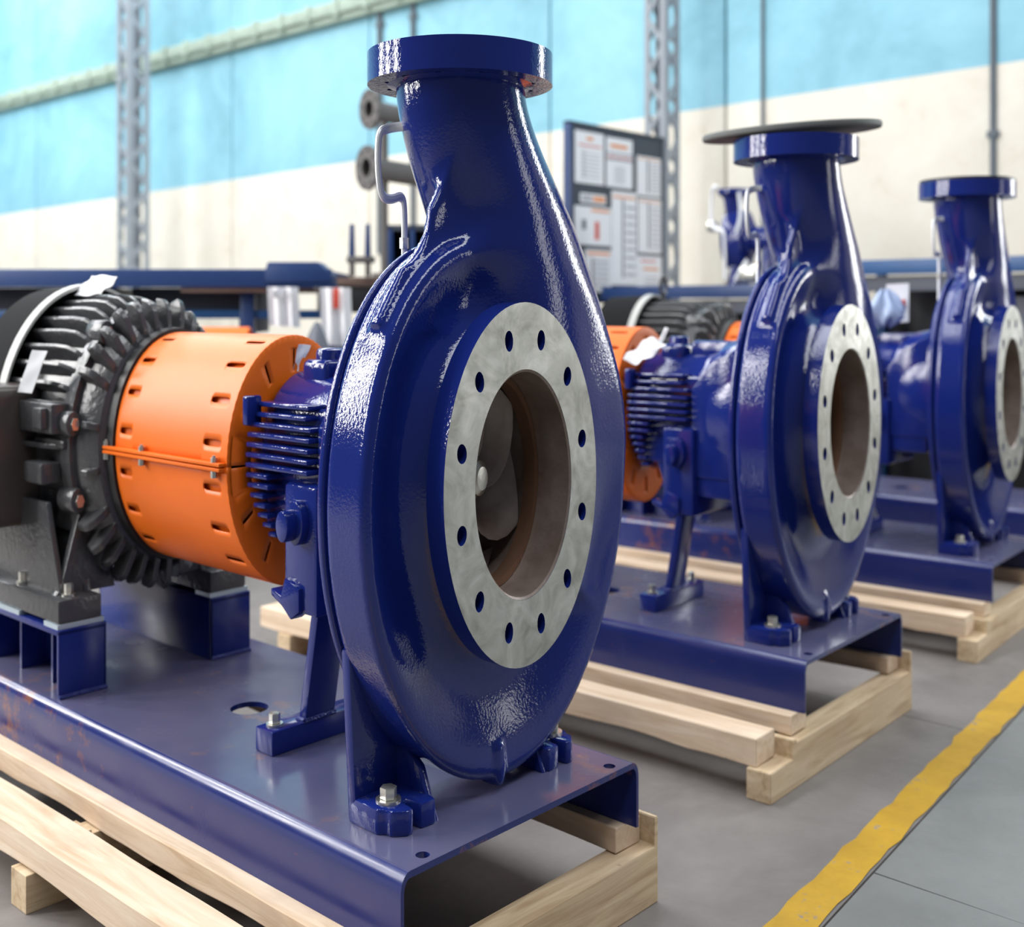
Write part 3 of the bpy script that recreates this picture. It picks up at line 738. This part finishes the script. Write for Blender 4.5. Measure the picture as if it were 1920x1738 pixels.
    # feet of the motor, shims, mounts
    for s, ya, yb in ((-1, -.312, -.196), (1, .128, .244)):
        b = PB(); b.box(-1.86, -1.290, ya, yb, -.281, -.244, .004)
        ym = (ya + yb) / 2; yo, yin = (ya, yb) if s < 0 else (yb, ya)
        for xa in (-1.36, -1.80):
            b.prism([(yo - s * .02, -.245), (yin, -.245), (yin - s * .07, -.245), (my + s * .165, -.11), (my + s * .19, -.10), (yo - s * .035, -.235)], 'x', xa - .012, xa + .012, .002)
        b.prism([(-1.83, -.245), (-1.34, -.245), (-1.40, -.10), (-1.78, -.10)], 'y', min(yin, yin + s * .02) - .0, max(yin, yin + s * .02), .003)
        b.prism([(-1.83, -.245), (-1.34, -.245), (-1.42, -.10), (-1.76, -.10)], 'y', min(yo - s * .03, yo - s * .045), max(yo - s * .03, yo - s * .045), .003)
        b.box(-1.80, -1.36, min(my + s * .10, my + s * .20), max(my + s * .10, my + s * .20), -.15, -.085, .006)
        ft = b.out('motor_foot', 'motor', mo)
        for x in (-1.325, -1.55, -1.82): hexbolt('foot_bolt', ft, (x, yo - s * .045 if x > -1.5 else yo - s * .03, -.244 + ZL), r=.0115, h=.016, wr=.017)
        PB().box(-1.36, -1.286, ya - .004, yb + .004, -.2885, -.281).out('shim', 'shim', ft); PB().box(-1.70, -1.50, ya - .004, yb + .004, -.2885, -.281).out('shim', 'shim', ft)
        b = PB(); b.box(-1.90, -1.277, ya - .006, yb + .006, -.297, -.2885, .001)
        b.box(-1.286, -1.277, ya - .006, yb + .006, -.3955, -.290, .001); b.box(-1.90, -1.891, ya - .006, yb + .006, -.3955, -.290, .001)
        yw = yb - .002 if s < 0 else ya - .006
        b.box(-1.90, -1.277, yw, yw + .008, -.3955, -.290, .001)
        for x in (-1.42, -1.60, -1.75): b.box(x, x + .008, ya + (.045 if s < 0 else 0), yb, -.3955, -.29)
        mm = b.out('motor_mount', 'blue_steel', root)
        b = PB(); b.tube([(-1.274, ya - .006, -.3925), (-1.274, yb + .006, -.3925)], .004, 6, smooth=0); b.out('weld', 'weld', mm)
    return root

P1 = build_pump(); P1['label'] = 'nearest and largest blue centrifugal pump with orange coupling guard and grey motor'; P1['group'] = 'pump sets'
PL = {1: ((0, 0, 0.1148), 0.0), 2: ((-.0883, 1.5651, 0.1148), math.radians(2.1)), 3: ((-.165, 3.15, 0.1148), math.radians(4.0))}
LB = {2: 'middle blue centrifugal pump, a tilted grey disc lying on its outlet', 3: 'farthest blue centrifugal pump, cut off by the right edge'}
for k in (2, 3):
    c = copy_tree(P1); c.location = PL[k][0]; c.rotation_euler.z = PL[k][1]; c['label'] = LB[k]
def subtree(o):
    for ch in o.children: yield ch; yield from subtree(ch)
for t in (P1,):
    for o in list(subtree(t)):
        if o.name.startswith('lifting_eye'): bpy.data.objects.remove(o)
def local(k, x, y, z=None):
    (px, py, _), a = PL[k]; q = (px + x * math.cos(a) - y * math.sin(a), py + x * math.sin(a) + y * math.cos(a))
    return q if z is None else (q[0], q[1], z)

# ------------------------------------------------------------------ pallets
def rough_box(x0, x1, y0, y1, z0, z1, axis, n=40, amp=.004, seed=0):
    # sawn timber: box with slightly wavy long edges
    rnd = random.Random(seed); b = MB(); V = []; F = []
    w = [[rnd.uniform(0, 6.3), rnd.uniform(2, 5), rnd.uniform(7, 15)] for _ in range(4)]
    lo, hi = (x0, x1) if axis == 'x' else (y0, y1)
    for i in range(n + 1):
        t = lo + (hi - lo) * i / n
        for k, (c0, c1) in enumerate(((0, 0), (1, 0), (1, 1), (0, 1))):
            d = amp * (math.sin(t * w[k][1] + w[k][0]) * .6 + math.sin(t * w[k][2] + w[k][0] * 2) * .4)
            if axis == 'x': V.append((t, (y1 - abs(d) * .6) if c0 else (y0 + abs(d) * .6), (z1 if c1 else z0 + abs(d))))
            else: V.append(((x1 - abs(d) * .4) if c0 else (x0 + abs(d) * .4), t, (z1 if c1 else z0)))
    for i in range(n):
        for k in range(4): F.append((i * 4 + k, i * 4 + (k + 1) % 4, i * 4 + 4 + (k + 1) % 4, i * 4 + 4 + k))
    F += [(0, 1, 2, 3), (n * 4 + 3, n * 4 + 2, n * 4 + 1, n * 4)]
    b.raw(V, F)
    bmesh.ops.bevel(b.bm, geom=[e for e in b.bm.edges if len(e.link_faces) == 2 and e.calc_face_angle() > .6], offset=.0018, segments=1, affect='EDGES', clamp_overlap=True)
    return b
def pallet(k, label):
    (px, py, _), a = PL[k]
    t = thing('wooden_pallet', label, 'pallet', (px, py, 0), a, 'pump pallets')
    for j, xr in enumerate((-.045, -1.015, -2.02)):
        b = MB(); pr = [(-.555, 0), (.408, 0), (.408, .118 if j == 0 else .078), (.398, .118 if j == 0 else .078), (.396, .078), (-.405, .078), (-.405, .084), (-.425, .084), (-.428, .052), (-.555, .052)]
        b.prism(pr, 'x', xr, xr + .072, .002, seg=1); b.out('runner', 'woody', t)
    rough_box(-2.12, .0, -.388, -.292, .078, .1145, 'x', 60, .0045, 11 + k).out('bearer_timber', 'woodx', t)
    rough_box(-2.12, -.012, .305, .394, .078, .1145, 'x', 60, .004, 21 + k).out('bearer_timber', 'woodx', t)
    rough_box(-2.14, -.02 if k != 1 else .03, -.545, -.440, .052, .1005, 'x', 60, .005, 31 + k).out('side_timber', 'woodx', t)
    return t
PL[4] = ((-.32, 4.50, 0.1148), math.radians(3.0))
pallet(1, 'pine pallet under the nearest pump set'); pallet(2, 'pine pallet under the middle pump set with the grey disc')
pallet(3, 'pine pallet under the farthest pump set'); pallet(4, 'pine pallet under the bare blue baseplate at the back')
bb = [o for o in P1.children if o.name.startswith('baseplate')][0].copy(); COL.objects.link(bb); bb.parent = None; bb.name = 'bare_baseplate'
bb.location = PL[4][0]; bb.rotation_euler.z = PL[4][1]
tag(bb, 'bare blue steel baseplate behind the farthest pump set', 'baseplate')

# ------------------------------------------------------------------ loose things on the pump sets
def blob(pts_fn, nu, nv, name, m, parent=None, **k):
    V = [pts_fn(i / nu, j / nv) for j in range(nv + 1) for i in range(nu)]; F = []
    for j in range(nv):
        for i in range(nu): F.append((j * nu + i, j * nu + (i + 1) % nu, (j + 1) * nu + (i + 1) % nu, (j + 1) * nu + i))
    return MB().raw(V, F).out(name, m, parent, sharp=70, **k)
def sheet(name, m, corners, wav, thick, label, cat, seed=0, n=10):
    # crumpled sheet of paper: bilinear patch of four corners, wavy, with real thickness
    rnd = random.Random(seed); A, Bc, Cc, D = [Vector(c) for c in corners]
    nrm = (Bc - A).cross(D - A).normalized(); ph = [rnd.uniform(0, 6.3) for _ in range(4)]
    V = []; F = []
    for side in (0, 1):
        for j in range(n + 1):
            for i in range(n + 1):
                u, v = i / n, j / n; p = (A * (1 - u) + Bc * u) * (1 - v) + (D * (1 - u) + Cc * u) * v
                w = wav * (math.sin(u * 7 + ph[0] + v * 3) + math.sin(v * 9 + ph[1] - u * 4) * .7)
                V.append(p + nrm * (w + side * thick))
    h = (n + 1) ** 2
    for j in range(n):
        for i in range(n):
            q = (j * (n + 1) + i, j * (n + 1) + i + 1, (j + 1) * (n + 1) + i + 1, (j + 1) * (n + 1) + i)
            F += [q, tuple(h + k for k in q[::-1])]
    for i in range(n):
        for a, b in ((i, i + 1), (n * (n + 1) + i, n * (n + 1) + i + 1), (i * (n + 1), (i + 1) * (n + 1)), (i * (n + 1) + n, (i + 1) * (n + 1) + n)): F.append((a, b, h + b, h + a))
    return tag(MB().raw([tuple(v) for v in V], F).out(name, m), label, cat)
t = MB()
ang = Matrix.Translation(Vector((-.330, 1.641, 1.1665))) @ Matrix.Rotation(math.radians(42.42), 4, 'Z') @ Matrix.Rotation(math.radians(-2.6), 4, 'Y') @ Matrix.Rotation(math.radians(2.2), 4, 'X')
t.lathe([(-.006, 0), (-.006, .276), (-.003, .279), (.003, .279), (.006, .276), (.006, 0)], 'z', n=80); bmesh.ops.transform(t.bm, matrix=ang, verts=t.bm.verts)
tag(t.out('cover_disc', 'rubber'), 'thin grey rubber disc tilted on top of the middle pump outlet', 'disc')
q = local(3, -.18, 0)
tag(MB().lathe([(0, 0), (0, .186), (.007, .186), (.007, 0)], 'z', (q[0], q[1], 1.1401), 64).out('cover_disc', 'black'), 'thin black disc lying flat on the farthest pump outlet', 'disc')
sheet('paper_tag', 'paper', [(-1.665, -.075, .836), (-1.515, -.075, .838), (-1.475, -.05, .870), (-1.625, -.05, .875)], .004, .002, 'crumpled white paper tag on top of the nearest grey motor', 'paper', 3)
o = sheet('paper_scrap', 'paper', [(-.735, -.006, .722), (-.735, .012, .722), (-.729, .040, .760), (-.729, .004, .762)], .0015, .002, 'white paper scrap stuck between the near orange guard and bearing bracket', 'paper', 5)
sheet('adhesive_label', 'tape', [(-1.545, -.299, .676), (-1.460, -.299, .676), (-1.405, -.283, .746), (-1.490, -.283, .746)], .0006, .0015, 'translucent label stuck across the fins of the nearest motor', 'label', 6)
sheet('paper_scrap', 'paper', [(-.80, 1.385, .706), (-.70, 1.375, .706), (-.66, 1.42, .748), (-.75, 1.43, .752)], .006, .002, 'white paper scrap on the bearing bracket of the middle pump', 'paper', 8)
sheet('paper_strip', 'paper', [(-.715, 1.43, .722), (-.700, 1.43, .722), (-.660, 1.44, .775), (-.675, 1.44, .777)], .0015, .002, 'narrow white paper strip against the middle pump guard', 'paper', 9)
q = local(2, -1.48, -.03)
def rag(u, v):
    a = 2 * PI * u; r = .075 * math.sin(PI * v) * (1 + .3 * math.sin(3 * a + 1) + .12 * math.sin(7 * a)) + 1e-4
    return (q[0] + .04 + r * math.cos(a) * 1.25, q[1] - .06 + r * math.sin(a), .872 + .022 * math.cos(PI * v) + .008 * math.sin(5 * a + 3 * v))
tag(blob(rag, 28, 12, 'rag', 'paper'), 'crumpled white rag on top of the middle motor', 'rag')
q3 = local(3, -.50, .0)
def bag(u, v):
    a = 2 * PI * u; r = .085 * math.sin(PI * min(1, v * .93 + .03)) ** .7 * (1 + .22 * math.sin(3 * a + 4 * v) + .1 * math.sin(8 * a + 5 * v)) * (1.15 - .55 * (1 - v))
    return (q3[0] - .02 + r * math.cos(a), q3[1] - .02 + r * math.sin(a) * .9, .768 + .095 * (1 - v) + .008 * math.sin(6 * a))
tag(blob(bag, 28, 14, 'plastic_bag', 'bag'), 'pale blue crumpled plastic bag on the farthest pump bearing bracket', 'bag')
o = sheet('card_tag', 'paper', [(q3[0] - .075, q3[1] + .12, .775), (q3[0] + .02, q3[1] + .14, .778), (q3[0] + .02, q3[1] + .14, .885), (q3[0] - .075, q3[1] + .12, .882)], .0008, .002, 'white card with a red mark above the pale blue bag', 'card', 2)
MB().box(-.030, .032, -.002, .002, -.012, .012).out('red_mark', 'red', o, loc=(q3[0] - .025, q3[1] + .124, .828), rotz=.2)
def crumb(u, v):
    a = 2 * PI * u; r = .011 * math.sin(PI * v) * (1 + .3 * math.sin(3 * a)) + 1e-5
    return (-.2 + r * math.cos(a) * 1.5, -.10 + r * math.sin(a), 1.1445 + .006 * math.cos(PI * v))
tag(blob(crumb, 12, 6, 'paper_crumb', 'paper'), 'white paper crumb on the rim of the nearest discharge flange', 'paper')

# ------------------------------------------------------------------ benches and stock behind the pumps
CAMX, CAMY = 1.5095, -1.6908
FX, FY = -math.sin(YAW), math.cos(YAW)
# long blue work table at the left, its front turned to the photographer
def place(d): return (CAMX + FX * d, CAMY + FY * d, 0)
t = thing('work_table', 'long blue steel work table at the left in front of the wall', 'table', place(6.0), YAW)
MB().box(-3.3, -.935, 0, .05, .884, .943, .003).out('front_rail', 'bench', t)
MB().box(-3.3, -.96, .05, .85, .928, .94, .002).out('table_top', 'bench', t)
MB().prism([(-1.275, .94), (-1.262, .966), (-1.005, .966), (-.935, .925), (-.935, .90), (-1.275, .90)], 'y', -.01, .20, .003).out('end_stop', 'bench', t)
MB().box(-1.72, -1.06, .02, .4, .868, .886, .002).out('drawer_runner', 'brown', t)
for x in (-3.2, -2.16, -1.43, -1.0): MB().box(x, x + .07, .1, .17, 0, .9, .004).out('leg', 'bench', t)
MB().box(-3.2, -.95, .12, .15, .782, .81, .003).out('lower_rail', 'bench2', t)
MB().box(-3.2, -2.18, .2, .75, .28, .885, .006).out('drawer_unit', 'slate', t)
MB().box(-2.05, -1.38, .25, .7, .80, .885, .006).out('tray', 'slate', t)
MB().box(-1.46, -1.36, .2, .5, .735, .80, .004).out('bracket', 'slate', t)
for i, (xa, xb, z0, z1) in enumerate(((-1.255, -1.100, .762, .884), (-.985, -.83, .700, .882))):
    b = MB(); V = []; F = []; n = 14
    for side in (0, 1):
        for j in (0, 1):
            for k in range(n + 1):
                u = k / n; V.append((xa + (xb - xa) * u + (.01 * j), -.05 + .018 * math.sin(u * 14) + side * .003, z1 - (z1 - z0) * j - .008 * j * u))
    w = n + 1
    for side in (0, 1): F += [(side * 2 * w + k, side * 2 * w + k + 1, side * 2 * w + w + k + 1, side * 2 * w + w + k) for k in range(n)]
    for j in (0, 1): F += [(j * w + k, j * w + k + 1, 2 * w + j * w + k + 1, 2 * w + j * w + k) for k in range(n)]
    F += [(0, w, 3 * w, 2 * w), (n, w + n, 3 * w + n, 2 * w + n)]
    p = place(6.0); o = b.raw(V, F).out('hanging_sheet', 'paper', None, loc=p, rotz=YAW)
    tag(o, ('white plastic sheet hanging from the left work table', 'white sheet with a red stripe hanging at the work table end')[i], 'sheet')
    if i == 0:
        for dx in (.035, .085): MB().box(xa + dx, xa + dx + .02, -.075, -.071, .85, .875, .002).out('dark_mark', 'greyprint', o)
    else: MB().box(xa + .072, xa + .10, -.076, -.071, .815, .88, .001).out('red_stripe', 'red', o)
p = place(5.86)
def cone(u, v):
    a = 2 * PI * u; r = .012 + .11 * v ** .8 * (1 + .06 * math.sin(5 * a)); return (r * math.cos(a), r * math.sin(a) * .8, .773 - .17 * v)
o = blob(cone, 24, 8, 'fabric_hood', 'greybox', loc=(p[0] - .97 * FY, p[1] + .97 * FX, 0)); o.location = (p[0] + -.985 * math.cos(YAW), p[1] - .985 * math.sin(YAW), 0)
tag(o, 'grey cone-shaped cover standing behind the near orange guard', 'cover')
t = thing('stock_trolley', 'low blue trolley behind the nearest motor and guard', 'trolley', place(5.6), YAW)
MB().box(-1.7, -.75, .0, .5, .575, .60, .004).out('deck', 'bench', t); MB().box(-1.7, -.75, -.01, .012, .60, .66, .003).out('front_lip', 'bench', t)
for x in (-1.66, -.82):
    for y in (.04, .44): MB().box(x, x + .04, y, y + .04, .05, .58, .003).out('leg', 'bench', t); MB().cyl((x + .0, y + .02, .05), (x + .04, y + .02, .05), .05, 16).out('wheel', 'black', t)
b = MB(); b.lathe([(-1.55, .07), (-1.55, .078), (-1.30, .078), (-1.30, .07)], 'x', (0, .15, .68), 40, closed=True); 
p = place(5.6); o = b.out('spare_guard', 'orange', None, loc=p, rotz=YAW); tag(o, 'small orange cylindrical guard lying behind the nearest motor', 'guard')
t = thing('supply_bench', 'blue bench with brown top behind the near flush line', 'table', place(7.0), YAW)
MB().box(-1.22, .2, 0, .7, .905, .935, .003).out('table_top', 'brown', t)
for x in (-1.15, .1): 
    for y in (.05, .6): MB().box(x, x + .06, y, y + .06, 0, .906, .003).out('leg', 'bench', t)
MB().box(-1.18, .16, .03, .06, .80, .90, .003).out('apron', 'dark', t)
t = thing('pipe_stand', 'grey pipe stand with two flanged stubs left of the near outlet', 'pipe stand', place(7.0), YAW)
MB().cyl((-.803, .3, .935), (-.803, .3, 1.62), .024, 16).out('post', 'pipe', t); MB().cyl((-.803, .3, .935), (-.803, .3, .955), .08, 24).out('foot', 'pipe', t)
for (x, z, R, ln) in ((-.875, 1.577, .077, .9), (-.891, 1.353, .086, .9)):
    d = Vector((math.sin(math.radians(33)), math.cos(math.radians(33)), 0)); c = Vector((x, .08, z))
    b = MB(); b.lathe([(0, R * .42), (0, R), (.03, R), (.03, R * .62), (.09, R * .50), (ln, R * .50), (ln, R * .42), (.0, R * .42)], 'x', n=40, closed=True)
    mt = Matrix.Translation(c) @ Matrix.Rotation(math.radians(90 - 33), 4, 'Z'); bmesh.ops.transform(b.bm, matrix=mt, verts=b.bm.verts)
    o = b.out('flanged_pipe', 'pipe', t)
    if ln: 
        for k in range(8):
            a = 2 * PI * k / 8 + .2; pc = mt @ Vector((-.0, R * .80 * math.cos(a), R * .80 * math.sin(a))); MB().cyl(pc - d * .004, pc + d * .002, R * .09, 10).out('bolt_hole', 'dark', o)
t = thing('pipe_vise', 'blue two-pronged vise on the bench below the flanged pipes', 'vise', place(6.9), YAW)
for x in (-.955, -.86): MB().prism([(x - .018, .99), (x + .018, .99), (x + .012, 1.13), (x - .012, 1.13)], 'y', 0, .05, .003).out('prong', 'bench', t)
MB().box(-.985, -.82, -.01, .06, .985, 1.01, .006).out('yoke', 'pipe', t)
for x in (-.955, -.86): MB().box(x - .015, x + .015, .005, .045, .935, .99, .003).out('leg', 'pipe', t)
t = thing('tool_cabinet', 'small open blue cabinet behind the near flush line', 'cabinet', place(6.8), YAW)
MB().box(-.73, -.45, .25, .26, .936, 1.12, .002).out('back', 'dark', t)
for x in (-.73, -.60, -.47): MB().box(x, x + .03, 0, .25, .936, 1.12, .003).out('upright', 'bench', t)
MB().box(-.73, -.44, 0, .25, 1.10, 1.122, .003).out('top', 'slate', t); MB().box(-.73, -.44, 0, .25, .936, .95, .003).out('bottom', 'bench', t)

# notice board (plane x = -3.97, facing +x)
t = thing('notice_board', 'dark blue notice board covered with white sheets of paper', 'notice board', (-3.97, 5.53, .86))
MB().box(-.05, 0, -.58, .60, .0, .81, .003).out('panel', 'slate', t)
MB().box(-.055, .006, -.60, -.565, .0, .825, .003).out('frame_side', 'bench', t); MB().box(-.055, .006, -.6, .62, .812, .828, .003).out('frame_top', 'slate', t)
MB().box(-.07, .03, -.62, .62, -.02, .0, .004).out('foot_rail', 'bench', t)
for y in (-.55, .52): MB().box(-.06, .02, y, y + .06, -.86, -.02, .003).out('leg', 'bench', t)
SH = [(4.996, 5.343, 1.404, 1.648, 'a'), (5.375, 5.71, 1.403, 1.642, 'b'), (5.772, 6.094, 1.379, 1.575, 'c'), (5.786, 6.101, 1.094, 1.368, 'c'), (5.058, 5.369, 1.312, 1.358, 'd'),
      (4.990, 5.434, 1.115, 1.297, 'e'), (5.441, 5.766, .930, 1.386, 'c'), (5.114, 5.436, .895, 1.095, 'f'), (5.772, 6.108, .895, 1.079, 'g')]
for (ya, yb, za, zb, kd) in SH:
    o = MB().box(0.001, .005, ya - 5.53, yb - 5.53, za - .86, zb - .86).out('sheet_of_paper', 'paper', t)
    def pr(y0, y1, z0, z1, m): MB().box(.005, .0065, ya - 5.53 + (yb - ya) * y0, ya - 5.53 + (yb - ya) * y1, za - .86 + (zb - za) * z0, za - .86 + (zb - za) * z1).out('print', m, o)
    if kd == 'a': pr(.4, .62, .84, .90, 'orangeprint'); pr(.12, .9, .72, .745, 'red'); [pr(.2, .85, .12 + .075 * i, .135 + .075 * i, 'greyprint') for i in range(7)]; pr(.28, .32, .1, .66, 'greyprint')
    if kd == 'b': pr(.15, .8, .80, .87, 'orangeprint'); pr(.02, .98, .67, .695, 'darkprint'); pr(.02, .98, .60, .62, 'red'); pr(.02, .98, .55, .575, 'darkprint'); [pr(.3, .7, .1 + .06 * i, .12 + .06 * i, 'greyprint') for i in range(6)]
    if kd == 'c': pr(.05, .95, .93, .95, 'orangeprint'); pr(.42, .48, .08, .92, 'darkprint'); [pr(.55, .95, .1 + .09 * i, .13 + .09 * i, 'greyprint') for i in range(9)]
    if kd == 'd': pr(.06, .45, .2, .8, 'greyprint'); pr(.5, .95, .25, .75, 'orangeprint')
    if kd == 'e': pr(.45, .95, .88, .94, 'orangeprint'); pr(.55, .66, .15, .62, 'red'); pr(.2, .3, .4, .65, 'darkprint')
    if kd == 'f': pr(.1, .95, .88, .94, 'orangeprint'); [pr(.3, .9, .1 + .12 * i, .16 + .12 * i, 'greyprint') for i in range(6)]; pr(.25, .3, .1, .8, 'darkprint')
    if kd == 'g': pr(.15, .75, .84, .88, 'red'); pr(.25, .85, .62, .68, 'orangeprint'); [pr(.3, .85, .1 + .1 * i, .13 + .1 * i, 'greyprint') for i in range(4)]
def bench(name, label, x0, x1, zt, m):
    t = thing(name, label, 'workbench', ((x0 + x1) / 2, 5.2, 0)); h = (x1 - x0) / 2
    MB().box(-h, h, 0, .85, zt - .03, zt, .003).out('bench_top', m, t); MB().box(-h, h, -.02, .02, zt - .055, zt + .002, .003).out('front_rail', m, t)
    MB().box(-h, h, .8, .83, .05, zt - .06, .003).out('back_panel', 'dark', t)
    for x in (-h, h - .06):
        for y in (.03, .74): MB().box(x, x + .06, y, y + .06, 0, zt - .03, .003).out('leg', m, t)
    MB().box(-h + .06, h - .06, .1, .75, .38, .40, .003).out('shelf', 'dark', t)
    MB().box(-h + .06, h - .06, .03, .06, zt - .12, zt - .062, .003).out('under_rail', 'greybox', t)
    return t
bench('workbench', 'blue workbench beside the notice board', -3.86, -2.15, .915, 'bench')
t = bench('workbench', 'bright blue workbench with open front at the right', -2.05, .7, 1.003, 'bench2')
MB().box(-.45, -.05, .15, .7, .40, .86, .004).out('drawer_unit', 'greybox', t); MB().box(.35, .9, .12, .7, .40, .88, .004).out('drawer_unit', 'greybox', t)

# small pump standing on the bench behind the middle pump
t = thing('small_pump', 'small blue pump with silver pipes on the bench behind the middle pump', 'pump', (-2.80, 5.38, .9175))
b = MB(); b.lathe([(-.09, 0), (-.09, .10), (-.075, .125), (.0, .135), (.07, .125), (.085, .10), (.085, 0)], 'x', (0, 0, .20), 40); b.out('casing', 'blue', t)
b = MB(); b.lathe([(.085, 0), (.085, .075), (.10, .078), (.115, .075), (.115, .05), (.30, .05), (.31, 0)], 'x', (0, 0, .20), 32); b.out('bearing_housing', 'blue', t)
b = MB(); b.lathe([(.30, .05), (.33, .055), (.38, .07), (.40, .11), (.42, .11), (.42, .06)], 'z', (-.03, -.02, 0), 32); b.out('discharge_neck', 'blue', t)
b = MB(); b.prism([(-.10, 0), (.10, 0), (.05, .12), (-.05, .12)], 'x', -.03, .03, .004); b.out('foot', 'blue', t)
b = MB(); b.prism([(-.08, 0), (.08, 0), (.04, .16), (-.04, .16)], 'x', .22, .26, .004); b.out('rear_foot', 'blue', t)
MB().tube([(-.10, -.12, .43), (-.14, -.12, .43), (-.15, -.12, .35), (-.15, -.12, .27), (-.10, -.13, .24), (-.04, -.13, .24), (-.03, -.13, .18), (-.03, -.13, .02)], .011, 8, smooth=2).out('pipe', 'alu', t)
MB().tube([(.06, -.1, .40), (.08, -.1, .30), (.05, -.12, .22)], .012, 8, smooth=2).out('pipe', 'alu', t)
MB().tube([(.05, -.12, .02), (.09, -.12, .06), (.14, -.12, .10)], .016, 8, smooth=2).out('pipe', 'alu', t)
MB().cyl((-.20, -.08, .26), (-.13, -.08, .26), .025, 16, bev=.004).out('gauge', 'zinc', t)
b = MB(); b.cyl((.10, -.13, .045), (.22, -.13, .045), .04, 20, bev=.01); b.out('seal_pot', 'zinc', t)
# ------------------------------------------------------------------ heights of the photograph
done = set()
for o in bpy.data.objects:
    if o.type == 'MESH' and o.data.name not in done:
        done.add(o.data.name)
        n = len(o.data.vertices); a = np.empty(n * 3, dtype=np.float32); o.data.vertices.foreach_get('co', a)
        a[2::3] *= VS; o.data.vertices.foreach_set('co', a); o.data.update()
    if o.type in {'MESH', 'EMPTY'}: o.location.z *= VS
